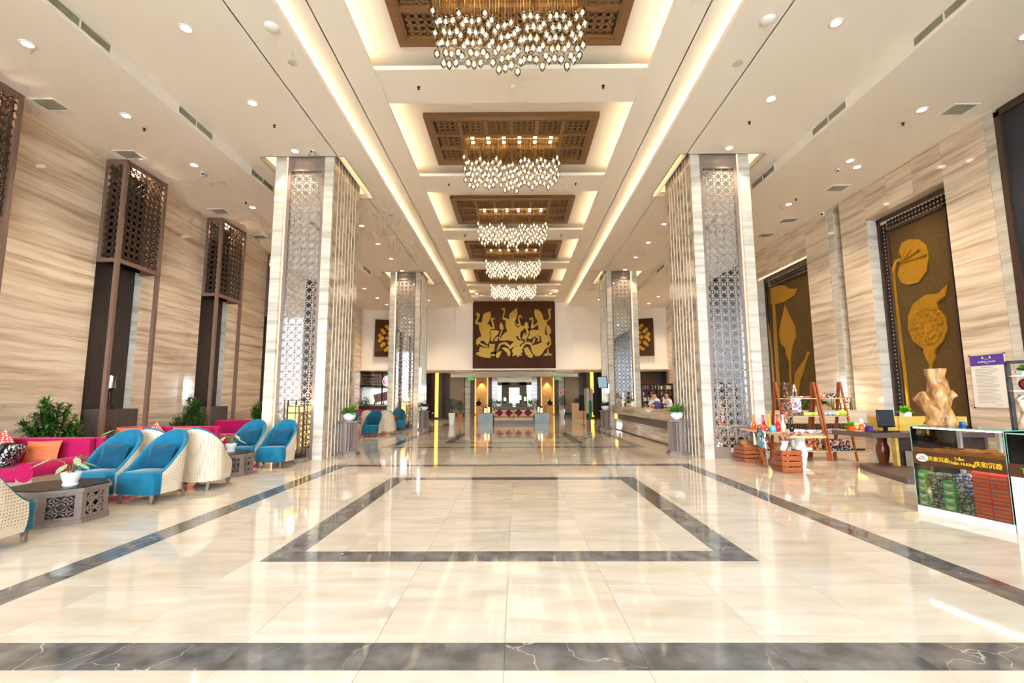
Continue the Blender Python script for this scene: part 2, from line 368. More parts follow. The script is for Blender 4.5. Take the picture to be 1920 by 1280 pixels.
lozenge('cushion_red_white', '#d8413f', '#f0d9c8', 26)
def patches(name, cols, scale, rough=0.85, rnd=1.0):
    m = pmat(name, cols[0], rough, spec=0.2); nt = m.node_tree; N = nt.nodes.new; L = nt.links.new
    tc = N('ShaderNodeTexCoord'); oi = N('ShaderNodeObjectInfo'); ml = N('ShaderNodeMath'); ml.operation = 'MULTIPLY'; ml.inputs[1].default_value = 17.0
    L(oi.outputs['Random'], ml.inputs[0]); ad = N('ShaderNodeVectorMath'); L(tc.outputs['Object'], ad.inputs[0]); L(ml.outputs[0], ad.inputs[1])
    v = N('ShaderNodeTexVoronoi'); v.inputs['Scale'].default_value = scale; v.inputs['Randomness'].default_value = rnd; L(ad.outputs[0], v.inputs['Vector'])
    sp = N('ShaderNodeSeparateColor'); L(v.outputs['Color'], sp.inputs[0])
    rp = N('ShaderNodeValToRGB'); cr = rp.color_ramp; cr.interpolation = 'CONSTANT'
    while len(cr.elements) < len(cols): cr.elements.new(0.5)
    for i, (e, c) in enumerate(zip(cr.elements, cols)): e.position = i / len(cols); e.color = (*lin(c), 1)
    L(sp.outputs[0], rp.inputs['Fac']); L(rp.outputs['Color'], nt.nodes['Principled BSDF'].inputs['Base Color'])
patches('cloth_blue_triangles', ['#f2f1ee', '#4470b8', '#f4f3f0', '#74b9b0', '#2d2c3e', '#f2f1ee', '#6f9fd6'], 13)
patches('cloth_multi', ['#c83a4b', '#e7e0d6', '#3a3238', '#e0a04a', '#5d7f9e', '#d9d2c8', '#b0364a'], 26)
patches('cloth_bright', ['#e93a7a', '#f2f0ec', '#3a9f8c', '#e8533a', '#f0c83a', '#4a7ac8'], 30)
patches('cloth_grey', ['#e9e7e6', '#8a8a92', '#dcdbe0', '#5a5a60', '#c4c6d2'], 40)
patches('cloth_black_white', ['#141214', '#1b181a', '#e8e4e4', '#171517', '#8c8888'], 60)
patches('cloth_green', ['#c6d838', '#a8c020', '#d5df6a', '#e8eccf'], 30)
patches('cloth_camo', ['#4a4432', '#6d6548', '#b8a884', '#2b271e', '#c23a52', '#8c8058'], 38)
patches('cloth_pale', ['#e6dcd0', '#d8c9c0', '#efe9e2', '#b06a62', '#7c94b4'], 30)
patches('pillow_ethnic', ['#a8483c', '#c8704a', '#7a3a34', '#d8a870', '#3c2a2a'], 30)
patches('goods_mixed', ['#8c6a4c', '#d8c8b0', '#a8483c', '#5a3a2c', '#c89a60', '#3a2a22'], 22)
patches('wrap_dark', ['#3c4a3a', '#6d7a58', '#a8b49a', '#2c3a48', '#5a6a50', '#d8dcd0'], 50)
patches('wrap_blue', ['#e4e6ee', '#3c48a0', '#b8bccc', '#f0f0f4', '#6a6c80', '#2c3a7a'], 45)
patches('bead_mix', ['#c83a30', '#e8d8b0', '#3a2a24', '#d86a3a', '#a82a2a'], 90)
pmat('ceiling_paint', '#f5eee4', 0.75, spec=0.2)
pmat('wall_white', '#f6efe6', 0.7, spec=0.25)
pmat('wood_brown', '#6f574b', 0.42, col2='#80675a', nscale=4, nstretch=(14, 14, 0.7))
pmat('wood_dark', '#3c2c25', 0.40, col2='#4b3830', nscale=4, nstretch=(14, 14, 0.7))
pmat('wood_greyed', '#7b6961', 0.40, col2='#8d7b72', nscale=4, nstretch=(2, 2, 12))
pmat('wood_coffer', '#7a5636', 0.40, col2='#8c6542', nscale=5, nstretch=(1, 8, 4))
pmat('hedge_pale', '#8fae78', 0.7, col2='#a9c492', nscale=3)
pmat('wood_red', '#7c3a1c', 0.30, col2='#9a4c26', nscale=5, nstretch=(2, 2, 8), coat=0.3)
pmat('wood_redlight', '#a8522a', 0.32, col2='#bd6a3a', nscale=5, nstretch=(2, 2, 9), coat=0.3)
pmat('wood_pale', '#d8b98c', 0.45, col2='#c9a474', nscale=5, nstretch=(1, 8, 8))
pmat('wood_yellow', '#dcb040', 0.45, col2='#e8c468', nscale=3, nstretch=(1, 1, 5))
pmat('wood_desk', '#5d4a44', 0.42, col2='#6c5851', nscale=4, nstretch=(0.6, 8, 14))
pmat('wood_root', '#6a3c1a', 0.42, col2='#d09a58', nscale=13, bump=1.0, nstretch=(1, 1, 0.35), detail=8)
pmat('wood_white_root', '#ecdcc8', 0.5, col2='#d8bfa4', nscale=9, bump=0.6)
pmat('lattice_grey', '#8b7b72', 0.42, col2='#9a8a80', nscale=4, nstretch=(3, 3, 3))
pmat('lattice_dark', '#443329', 0.5, col2='#503c31', nscale=5, spec=0.3)
pmat('void_black', '#0d0b0a', 0.9, spec=0.1)
pmat('lattice_coffer', '#8a633c', 0.42)
pmat('fabric_dark', '#2f2824', 0.8, col2='#423a34', nscale=10, nstretch=(8, 8, 0.5))
pmat('fabric_navy', '#272a33', 0.65, col2='#33363f', nscale=12, nstretch=(14, 14, 0.8))
pmat('panel_bronze', '#4e3a20', 0.65, spec=0.2, col2='#6a5230', nscale=26, nstretch=(1.6, 1.6, 0.5))
pmat('panel_brown', '#4a2e1e', 0.7, col2='#573826', spec=0.15, nscale=3, nstretch=(9, 9, 0.5))
pmat('gold_relief', '#b8871c', 0.38, metal=0.55, col2='#c9982c', nscale=14)
pmat('gold_mural', '#a88218', 0.40, metal=0.4, col2='#987414', nscale=6)
pmat('gold_metal', '#d8b060', 0.25, metal=1.0)
pmat('chrome', '#d8d8d8', 0.15, metal=1.0)
pmat('strip_metal', '#ece7dc', 0.35, metal=0.15)
pmat('black_metal', '#14130f', 0.4, metal=0.6)
pmat('bronze_metal', '#3a2c22', 0.35, metal=0.7)
pmat('mirror', (0.86, 0.88, 0.90), 0.02, metal=1.0)
pmat('mirror_gold', (0.75, 0.55, 0.30), 0.12, metal=1.0)
pmat('velvet_teal', '#1c7595', 0.8, sheen=0.30, col2='#15617f', nscale=5, spec=0.2)
pmat('velvet_teal_dark', '#0f4f6c', 0.8, sheen=0.35, col2='#0a3f58', nscale=6, spec=0.2)
pmat('velvet_magenta', '#a00d4a', 0.8, sheen=0.15, col2='#ab1252', nscale=4, spec=0.2)
pmat('cushion_orange', '#d87a4c', 0.85, col2='#c0623a', nscale=9, nstretch=(1, 1, 10), bump=0.2)
pmat('cushion_wine', '#7c1a30', 0.85, col2='#6a1226', nscale=9)
pmat('cushion_beige', '#d8b48c', 0.8, col2='#cba67e', nscale=7)
pmat('leather_black', '#121010', 0.45, bump=0.15, nscale=30)
pmat('base_taupe', '#a08c7c', 0.45, col2='#8f7c6d', nscale=4, nstretch=(10, 2, 10))
pmat('stone_grey_dark', '#45403c', 0.5, col2='#58524d', nscale=7, nstretch=(1, 1, 0.3))
pmat('stone_grey_green', '#6d7a76', 0.35, col2='#7f8c87', nscale=5)
pmat('ceramic_white', '#f2f0ec', 0.2, coat=0.4)
pmat('plastic_white', '#f1efec', 0.4)
pmat('plastic_grey', '#d2ccbc', 0.5)
pmat('plastic_black', '#0f0f10', 0.35)
pmat('screen_grey', '#3c4148', 0.25)
pmat('metal_grille', '#b4ad98', 0.5)
pmat('grille_dark', '#565142', 0.7)
pmat('soil', '#3a2a1c', 0.9)
pmat('leaf_dark', '#2f5a1c', 0.42, col2='#457a26', nscale=3.5)
pmat('leaf_mid', '#3f7a24', 0.4, col2='#64a032', nscale=5)
pmat('leaf_bright', '#58b01c', 0.4, col2='#8ad22c', nscale=9)
pmat('leaf_deep', '#16301a', 0.5, col2='#22452a', nscale=6)
pmat('leaf_vein', '#3f6a38', 0.4, col2='#c8d8a8', nscale=9, ntype='wave', nstretch=(1.6, 1.6, 1.6))
pmat('stem_green', '#7c8a4c', 0.6)
pmat('bark', '#4a3626', 0.8)
pmat('skin', '#d8a684', 0.5)
pmat('hair_black', '#0e0b0a', 0.4)
pmat('cloth_white', '#f1f0f2', 0.8)
pmat('cloth_black', '#121214', 0.85)
pmat('sign_purple', '#5b3fa0', 0.5)
pmat('paper_white', '#ece6de', 0.7)
pmat('ink_grey', '#a59c94', 0.8)
pmat('ink_white', '#f6f3f6', 0.6)
pmat('sign_brown', '#4a2a1a', 0.35, col2='#5a3622', nscale=4, nstretch=(12, 1, 1))
pmat('text_yellow', '#f6c81c', 0.5)
pmat('box_green', '#1cc836', 0.35)
pmat('box_red', '#f04430', 0.35)
pmat('box_red_line', '#ff7a3c', 0.4)
pmat('amber_chips', '#e8941c', 0.45, col2='#c8741a', nscale=14)
pmat('chips_brown', '#5a3a1e', 0.6, col2='#8a5a2a', nscale=20)
pmat('glass_orange', '#f0641c', 0.08, coat=0.6); pmat('glass_red', '#d8141c', 0.08, coat=0.6); pmat('glass_blue', '#3a9ad0', 0.08, coat=0.6)
pmat('glass_gold', '#d8a83a', 0.1, coat=0.6); pmat('glass_lime', '#e8e4c8', 0.1, coat=0.6); pmat('glass_black', '#141410', 0.08, coat=0.6); pmat('jar_blue', '#5ab8d8', 0.2, coat=0.4)
pmat('clay', '#6a4c38', 0.7, col2='#3a2a22', nscale=4)
pmat('basket', '#c8864c', 0.8, col2='#a86a38', nscale=16, bump=0.4)
pmat('exit_green', '#12a03c', 0.4, emit='#18c84c', estr=0.35)
pmat('logo_red', '#d8102c', 0.4, emit='#e81838', estr=1.0)
pmat('logo_white', '#ffffff', 0.4, emit='#ffe8f0', estr=1.2)
pmat('logo_gold', '#d89a1c', 0.4, emit='#e8a020', estr=0.6)
pmat('cloth_emerald', '#0f6a48', 0.8); pmat('cloth_sage', '#8a9a6a', 0.8); pmat('cloth_taupe', '#b8a490', 0.8); pmat('plastic_blue', '#1c6ab0', 0.5)
pmat('fabric_wallpanel', '#9c8468', 0.7, col2='#a88f73', nscale=5, nstretch=(6, 6, 1))
pmat('wall_ochre', '#c89a58', 0.6, col2='#d2a868', nscale=4)
pmat('awning_red', '#d84a58', 0.7, col2='#f2dce0', nscale=3, ntype='wave', nstretch=(1, 1, 0.2))
pmat('copper_pipe', '#c06a30', 0.35, col2='#8a4420', nscale=6, nstretch=(0.4, 1, 6))
pmat('pavement', '#b8b4ac', 0.8, col2='#a8a49c', nscale=3)
pmat('grout', '#b8a283', 0.8)
pmat('scallop', '#e8dcc8', 0.6)
thin_glass('glass_clear'); thin_glass('glass_drop', (1.0, 0.95, 0.86), 0.5); thin_glass('glass_case', (0.985, 1.0, 0.992), 0.0)
pmat('glass_edge', '#7fc4ae', 0.1, coat=0.5)
emat('lamp_disc', WARM, 8.0); emat('cove_led', WARM2, E_COVE); emat('bulb_glow', (1.0, 0.83, 0.58), 4.5)
emat('slot_led', (1.0, 0.70, 0.42), 0.8); emat('amber_strip', (1.0, 0.48, 0.06), 1.25); emat('candle_glow', (1.0, 0.62, 0.22), 5.0); emat('panel_amber', (1.0, 0.58, 0.14), 1.3)
emat('lantern_white', (1.0, 0.86, 0.62), 2.6); emat('screen_on', (0.40, 0.56, 0.62), 0.35); emat('tube_white', (1, 0.97, 0.92), 4.0); emat('candle_white', (1.0, 0.93, 0.8), 6.0)
for n_ in ('lamp_disc', 'panel_amber', 'candle_glow', 'slot_led', 'lantern_white', 'candle_white', 'bulb_glow'): MATS[n_].cycles.emission_sampling = 'NONE'
# ---------------------------------------------------------------- the setting
ZC, ZS, ZT, ZB = 7.86, 7.59, 8.12, 8.50      # column-zone ceiling, side ceiling, tray strip, bay ceiling
def subtract(rects, hole):
    out = []
    hx0, hy0, hx1, hy1 = hole
    for (x0, y0, x1, y1) in rects:
        if hx1 <= x0 or hx0 >= x1 or hy1 <= y0 or hy0 >= y1: out.append((x0, y0, x1, y1)); continue
        if y0 < hy0: out.append((x0, y0, x1, hy0))
        if hy1 < y1: out.append((x0, hy1, x1, y1))
        a, b = max(y0, hy0), min(y1, hy1)
        if x0 < hx0: out.append((x0, a, hx0, b))
        if hx1 < x1: out.append((hx1, a, x1, b))
    return out
YF, YE = -6.0, 60.0
def build_floor():
    fl = MB().box(-11.2, YF, -0.06, 11.2, YE, -0.006).build('floor', 'grout'); structure(fl)
    bands = [(-10.9, 2.82, 10.9, 3.12)]
    PER = 11.55
    def frame(hx, y0, y1, w=0.3):
        return [(-hx, y0, hx, y0 + w), (-hx, y1 - w, hx, y1), (-hx, y0 + w, -hx + w, y1 - w), (hx - w, y0 + w, hx, y1 - w)]
    bands += [(-4.0, 3.12, -3.7, 10.74), (3.7, 3.12, 4.0, 10.74), (-4.0, 10.74, 4.0, 11.04)]
    bands += frame(2.30, 4.58, 9.28)
    for k in (1, 2):
        bands += frame(4.0, 3.12 + PER * k, 11.04 + PER * k) + frame(2.30, 4.58 + PER * k, 9.28 + PER * k)
    T = 0.80; near = []; far = []
    def ok(x, y): return y > 2.0 and abs(x) < 1.08 * y + 0.9
    for i in range(-14, 14):
        for j in range(-8, 75):
            c = [(i * T, j * T + 0.02, (i + 1) * T, (j + 1) * T + 0.02)]
            if c[0][1] < YF or c[0][3] > YE or c[0][0] < -11.2 or c[0][2] > 11.2: continue
            for b in bands: c = subtract(c, b)
            for r in c:
                if r[2] - r[0] < 0.004 or r[3] - r[1] < 0.004: continue
                (near if (r[1] < 11.4 and ok((r[0] + r[2]) / 2, r[3])) else far).append(r)
    near.sort(key=lambda r: -((r[2] - r[0]) * (r[3] - r[1])) / max(1.0, (r[1] + r[3]) / 2) ** 3)
    far += near[270:]; near = near[:270]
    g = 0.0012
    for r in near: MB().box(r[0] + g, r[1] + g, -0.012, r[2] - g, r[3] - g, 0).build('floor_tile', 'marble_cream', fl, fix=False)
    m = MB()
    for r in far: m.box(r[0] + g, r[1] + g, -0.012, r[2] - g, r[3] - g, 0)
    o = m.build('far_floor_tiles', 'marble_cream', fl, fix=False); o['kind'] = 'stuff'
    # dark border pieces, cut at the tile joints
    for (x0, y0, x1, y1) in bands:
        alongx = (x1 - x0) > (y1 - y0); a, b = (x0, x1) if alongx else (y0, y1); off = 0.0 if alongx else 0.42
        cuts = [a] + [k * T + off for k in range(-20, 60) if a + 0.05 < k * T + off < b - 0.05] + [b]
        for p, q in zip(cuts, cuts[1:]):
            bx = (p + g, y0 + g, q - g, y1 - g) if alongx else (x0 + g, p + g, x1 - g, q - g)
            MB().box(bx[0], bx[1], -0.012, bx[2], bx[3], 0).build('border_tile', 'marble_dark', fl, fix=False)
    return fl
build_floor()

COLX = (4.71, 6.25); COLY = (11.95, 23.60); CDEP = 2.1
CUTS = [(s * 4.45 if s > 0 else -6.68, y - 0.02, s * 6.68 if s > 0 else -4.45, y + 2.62) for s in (-1, 1) for y in COLY]
def build_ceiling():
    ce = sroot('ceiling')
    for s in (-1, 1):
        a, b = sorted((s * 10.9, s * 7.23)); MB().box(a, YF, ZS + .001, b, 34.6, ZS + 0.1).build('side_soffit', 'ceiling_paint', ce)
        a, b = sorted((s * 7.24, s * 7.19)); MB().box(a, YF, ZS, b, 34.6, ZC).build('fascia', 'ceiling_paint', ce)
        a, b = sorted((s * 7.20, s * 3.85)); rects = [(a, YF, b, 34.6)]
        for c in CUTS: rects = subtract(rects, c)
        m = MB()
        for r in rects: m.add([(r[0], r[1], ZC), (r[2], r[1], ZC), (r[2], r[3], ZC), (r[0], r[3], ZC)], [(0, 1, 2, 3)])
        a, b = sorted((s * 3.85, s * 3.82)); m.box(a, YF, ZC, b, 34.6, ZC + 0.11)
        m.build('column_zone_soffit', 'ceiling_paint', ce, fix=False)
        # the coffers round the column heads
        a, b = sorted((s * 4.6, s * 2.831)); m = MB().box(a, YF, ZT, b, 34.6, ZT + 0.02)
        a, b = sorted((s * 2.83, s * 2.80)); m.box(a, YF, ZT - .001, b, 34.6, ZT + 0.10); m.build('tray_strip', 'ceiling_paint', ce)
        a, b = sorted((s * 4.62, s * 4.60)); MB().box(a, YF, ZC, b, 34.6, ZT + 0.02).build('cove_back', 'ceiling_paint', ce)
        a, b = sorted((s * 3.42, s * 3.40)); MB().box(a, YF, ZT, b, 34.6, ZB).build('cove_back', 'ceiling_paint', ce)
        for (x0, x1, z0) in ((3.96, 4.06, ZC + 0.005), (2.93, 3.02, ZT + 0.025)):
            a, b = sorted((s * x0, s * x1)); MB().box(a, YF + 0.5, z0, b, 32.6, z0 + 0.035).build('cove_light_strip', 'cove_led', ce)
    for c in CUTS:
        x0, y0, x1, y1 = c; zt = ZC + 0.42
        m = MB().box(x0 - .3, y0 - .3, zt, x1 + .3, y1 + .3, zt + .03)
        m.box(x0 - .3, y0 - .3, ZC + .002, x0 - .27, y1 + .3, zt).box(x1 + .27, y0 - .3, ZC + .002, x1 + .3, y1 + .3, zt)
        m.box(x0 - .27, y0 - .3, ZC + .002, x1 + .27, y0 - .27, zt).box(x0 - .27, y1 + .27, ZC + .002, x1 + .27, y1 + .3, zt)
        t = 0.02
        m.box(x0 - t, y0 - t, ZC, x0, y1 + t, ZC + .14).box(x1, y0 - t, ZC, x1 + t, y1 + t, ZC + .14).box(x0, y0 - t, ZC, x1, y0, ZC + .14).box(x0, y1, ZC, x1, y1 + t, ZC + .14)
        m.build('column_coffer', 'ceiling_paint', ce)
        m = MB().box(x0 - .18, y0, ZC + .01, x0 - .10, y1, ZC + .04).box(x1 + .10, y0, ZC + .01, x1 + .18, y1, ZC + .04).box(x0, y1 + .1, ZC + .01, x1, y1 + .18, ZC + .04)
        m.build('coffer_light_strip', 'cove_led', ce)
    MB().box(-3.42, YF, ZB, 3.42, 34.6, ZB + 0.05).build('bay_ceiling', 'ceiling_paint', ce)
    MB().box(-11.3, YF, ZB + 0.3, 11.3, 34.9, ZB + 0.4).build('roof_slab', 'ceiling_paint', ce)
    for k in range(-1, 6):
        y0 = 9.05 + 4.73 * k; y1 = y0 + 1.13 if k < 4 else (33.0 if k == 5 else y0 + 1.2)
        if k == 5: y0 = 31.2
        if y0 > 32: continue
        m = MB().box(-3.1, y0 + .041, 8.20, 3.1, y1, 8.225).box(-3.1, y0, 8.199, 3.1, y0 + .04, 8.29)
        m.build('cross_beam', 'ceiling_paint', ce)
    # soffit and ceiling of the low zone beyond the hall
    MB().box(-11.2, 31.9, 3.36, 11.2, 45.0, 3.46).build('low_soffit', 'ceiling_paint', ce)
    MB().box(-7, 45.0, 3.36, 7, 60, 3.46).build('rear_room_ceiling', 'ceiling_paint', ce)
build_ceiling()

def slab_rows(root, side, y0, y1, rows, n, mat='stone_warm', x=10.35):
    s = side; w = (y1 - y0) / n
    for i in range(n):
        for z0, z1 in zip(rows, rows[1:]):
            a, b = sorted((s * x, s * (x + .03))); g = 0.0025
            MB().box(a, y0 + i * w + g, z0 + g, b, y0 + (i + 1) * w - g, z1 - g).build('stone_slab', mat, root, fix=False)
ROWS = [0.0, 1.41, 2.96, 4.5, 6.05, 7.59]
TOW = [7.47 + 4.0 * k for k in range(0, 6)]
def build_side_walls():
    wl = MB().box(-11.2, YF, 0, -10.82, 34, 8.9).build('wall_left', 'stone_warm'); structure(wl)
    segs = []; y = YF
    for t in [-0.53, 3.47] + TOW: segs.append((y, t)); y = t + 1.45
    segs.append((y, 32.0))
    for a, b in segs:
        MB().box(-10.82, a, 0, -10.38, b, ZS + .3).build('wall_core', 'stone_warm', wl)
        slab_rows(wl, -1, a, b, ROWS, 1 if b - a < 3 else 3)
        MB().box(-10.82, a - 0.012, 0, -10.35, a - 0.002, ZS + .2).build('jamb_lining', 'stone_pale', wl)
    for t in [-0.53, 3.47] + TOW: MB().box(-10.82, t + 0.01, 0, -10.52, t + 1.43, ZS + .2).build('fabric_panel', 'fabric_dark', wl)
    wr = MB().box(10.82, YF, 0, 11.2, 34, 8.9).build('wall_right', 'stone_warm'); structure(wr)
    top = ZS + .3
    def core(y0, y1, z0=0, z1=top): MB().box(10.38, y0, z0, 10.82, y1, z1).build('wall_core', 'stone_warm', wr)
    # navy panel bay, nearest
    MB().box(10.40, YF, 0.0, 10.82, 9.62, ZS + .2).build('fabric_panel', 'fabric_navy', wr)
    m = MB().box(10.34, 9.52, 0, 10.42, 9.64, 7.5).box(10.34, 5.0, 7.40, 10.42, 9.64, 7.52); m.build('panel_frame', 'wood_dark', wr)
    core(9.64, 10.95); core(13.50, 14.57); core(14.90, 16.38); core(19.85, 32.0); core(10.95, 13.50, 6.60); core(16.38, 19.85, 6.45)
    MB().box(10.35, 9.645, 0, 10.38, 9.865, ZS + .2).build('stone_strip', 'stone_pale', wr)
    slab_rows(wr, 1, 9.87, 10.95, ROWS, 1); slab_rows(wr, 1, 10.95, 13.5, [6.60, 7.59], 3); slab_rows(wr, 1, 13.5, 14.57, ROWS, 1)
    MB().box(10.36, 14.90, 0, 10.38, 15.2, ZS + .2).build('stone_strip', 'stone_pale', wr)
    slab_rows(wr, 1, 15.21, 16.38, ROWS, 1); slab_rows(wr, 1, 16.38, 19.85, [6.45, 7.59], 4); slab_rows(wr, 1, 19.85, 32, ROWS, 8)
    MB().box(10.6, 14.57, 0, 10.82, 14.90, ZS + .2).build('recess_board', 'wood_dark', wr)
    # pale jambs of the two picture recesses
    MB().box(10.36, 13.47, 0, 10.82, 13.50, 6.6).build('jamb_lining', 'stone_pale', wr)
    MB().box(10.36, 19.82, 0, 10.82, 19.85, 6.45).build('jamb_lining', 'stone_pale', wr)
    MB().box(10.40, 16.45, 6.40, 10.44, 19.8, 6.43).build('recess_light_line', 'slot_led', wr)
build_side_walls()

def build_end_wall():
    wb = sroot('wall_back')
    pts = [(-10.9, 31.9), (-10.36, 32.1), (-6.4, 33.6), (-4.07, 33.0)]
    m = MB()
    for (a, b) in zip(pts, pts[1:]):
        for s in (1, -1):
            A, B = Vector((s * a[0], a[1], 0)), Vector((s * b[0], b[1], 0))
            m.add([(A.x, A.y, 3.36), (B.x, B.y, 3.36), (B.x, B.y, 8.8), (A.x, A.y, 8.8)], [(0, 1, 2, 3)])
    m.build('upper_wall', 'wall_white', wb, fix=False)
    for s in (-1, 1):
        x0, x1 = sorted((s * 4.07, s * 2.87)); MB().box(x0, 32.86, 3.30, x1, 33.4, 8.8).build('upper_wall_panel', 'wall_white', wb)
    MB().box(-2.86, 32.95, 3.36, 2.86, 33.4, 8.8).build('mural_core', 'panel_brown', wb)
    # low zone: back wall with its panels (mirrored)
    def both(name, x0, x1, mat, y0=43.0, y1=43.3, z0=0, z1=3.4):
        for s in (-1, 1):
            a, b = sorted((s * x0, s * x1)); MB().box(a, y0, z0, b, y1, z1).build(name, mat, wb)
    both('wall_panel', 4.52, 6.1, 'fabric_wallpanel'); both('wall_panel', 6.1, 8.2, 'fabric_wallpanel', 42.98); both('dark_board', 4.42, 4.52, 'wood_dark', 42.9)
    both('stone_pier', 3.95, 4.42, 'stone_warm', 42.7); both('dark_board', 3.58, 3.95, 'wood_dark', 42.9); both('alcove_wall', 2.36, 3.58, 'wall_ochre', 43.2, 43.4)
    both('dark_board', 2.02, 2.36, 'wood_dark', 42.9); both('stone_pier', 1.52, 2.02, 'stone_warm', 42.8, 44)
    for s in (-1, 1):
        for x in (3.53, 2.41):
            MB().box(s * x - .025, 43.12, 0.12, s * x + .025, 43.19, 3.3).build('alcove_light_strip', 'amber_strip', wb)
    both('skirting', 4.42, 8.2, 'wood_dark', 42.9, 43.0, 0, 0.16)
    # dark bays left and right of the low zone
    for s in (-1, 1):
        a, b = sorted((s * 6.3, s * 7.2)); MB().box(a, 36.9, 0, b, 37.2, 3.36).build('dark_return', 'wood_dark', wb)
        a, b = sorted((s * 11.2, s * 10.9)); MB().box(a, 31.9, 0, b, 43, 3.4).build('low_side_wall', 'wood_dark', wb)
    MB().box(6.4, 34.6, 0, 11.0, 34.8, 3.36).build('dark_back_wall', 'wood_dark', wb)
    MB().box(9.0, 34.45, 0.9, 10.2, 34.58, 3.2).build('ochre_board', 'panel_bronze', wb)
    # rear room
    for s in (-1, 1):
        a, b = sorted((s * 6, s * 5.8)); MB().box(a, 44, 0, b, 60, 3.4).build('rear_side_wall', 'wall_white', wb)
    m = MB(); 
    for x0, x1 in ((-6, -3.3), (-1.55, -0.72), (0.6, 1.45), (3.2, 6)): m.box(x0, 57.6, 0, x1, 58, 3.4)
    m.box(-6, 57.6, 3.05, 6, 58, 3.4).box(-.72, 57.6, 2.7, .6, 58, 3.1); m.build('rear_wall', 'wood_brown', wb)
    for i, (x0, x1) in enumerate(((-3.3, -1.55), (-0.72, 0.6), (1.45, 3.2))):
        w = sroot('window_%d' % (i + 1)); MB().box(x0, 57.78, 0.02, x1, 57.8, 3.05).build('pane', 'glass_clear', w)
        MB().box(x0, 57.74, 0.0, x0 + .05, 57.84, 3.05).box(x1 - .05, 57.74, 0, x1, 57.84, 3.05).box(x0, 57.74, 3.0, x1, 57.84, 3.05).build('window_frame', 'wood_brown', w)
build_end_wall()

def build_entrance():
    wf = sroot('wall_front'); m = MB()
    m.box(-11.2, -6.3, 0, -9.3, -6.0, 9).box(9.3, -6.3, 0, 11.2, -6.0, 9).box(-9.3, -6.3, 6.7, 9.3, -6.0, 9); m.build('facade_wall', 'stone_pale', wf)
    w = sroot('window_4')
    for i in range(10):
        x = -9.3 + i * 18.6 / 9; MB().box(x - .05, -6.12, 0, x + .05, -6.0, 6.7).build('mullion', 'wood_dark', w)
    for z in (0.03, 3.0, 6.66): MB().box(-9.3, -6.1, z - .03, 9.3, -6.02, z + .03).build('transom', 'wood_dark', w)
    for i in range(9):
        x = -9.3 + i * 18.6 / 9 + .05
        for z0, z1 in ((.06, 2.97), (3.03, 6.63)): MB().box(x, -6.07, z0, x + 18.6 / 9 - .1, -6.055, z1).build('pane', 'glass_clear', w)
    g = MB().box(-60, -60, -0.1, 60, -6.3, -0.02).build('forecourt_ground', 'pavement'); structure(g)
    g = MB().box(-40, 60, -0.1, 40, 90, -0.02).build('garden_ground', 'hedge_pale'); structure(g)
build_entrance()
# ---------------------------------------------------------------- columns
LATT_COL = None
def column(s, y, label):
    """s=+1 right-hand column; the outer edge carries the light slot, the inner side the fluted stone"""
    global LATT_COL
    t = thing('column', label, 'column', (s * 5.48, y, 0))
    X = lambda a, b: tuple(sorted((s * a, s * b)))
    def bx(name, x0, y0, z0, x1, y1, z1, mat): a, b = X(x0, x1); return MB().box(a, y0, z0, b, y1, z1).build(name, mat, t, fix=False)
    top = 8.2
    bx('stone_core', -.745, .10, 0, .745, 2.08, top, 'stone_pale')
    bx('stone_edge', -.77, 0, 0, -.53, .10, top, 'stone_pale'); bx('stone_edge', .52, 0, 0, .77, .10, top, 'stone_pale')
    bx('stone_edge', -.77, 1.98, 0, -.745, 2.1, top, 'stone_pale'); bx('outer_cladding', .745, .10, 0, .77, 2.1, top, 'stone_pale')
    bx('slot_light', .46, .07, 0.02, .51, .095, top, 'slot_led')
    fr = MB()
    for x0, x1, z0, z1 in ((-.53, -.45, 0, top), (.37, .45, 0, top), (-.45, .37, 0, .27), (-.45, .37, 7.48, top)):
        a, b = X(x0, x1); fr.box(a, .01, z0, b, .09, z1)
    fr.build('timber_frame', 'wood_greyed', t, fix=False)
    bx('mirror', -.45, .07, .27, .37, .09, 7.48, 'mirror')
    if LATT_COL is None: LATT_COL = lattice(MB(), 4, 36, .2, .012, lambda u, v, w: (u - .4, -w, v), 0.085).mesh('lattice')
    o = mk('lattice', LATT_COL, 'lattice_grey', t, (s * -.04, .068, .275)); o['kind'] = 'stuff'
    for k in range(8):
        y0 = .12 + k * .2325; bx('stone_flute', -.77, y0 + .002, 0, -.745, y0 + .2305, top, 'stone_flute')
        if k: bx('metal_strip', -.785, y0 - .008, 0, -.75, y0 + .008, top, 'strip_metal')
    return t
column(-1, COLY[0], 'tall stone and lattice column behind the blue armchairs, near left')
column(1, COLY[0], 'tall stone and lattice column beside the souvenir tables, near right')
column(-1, COLY[1], 'tall stone and lattice column farther back on the left')
column(1, COLY[1], 'tall stone and lattice column at the far end of the reception desk')

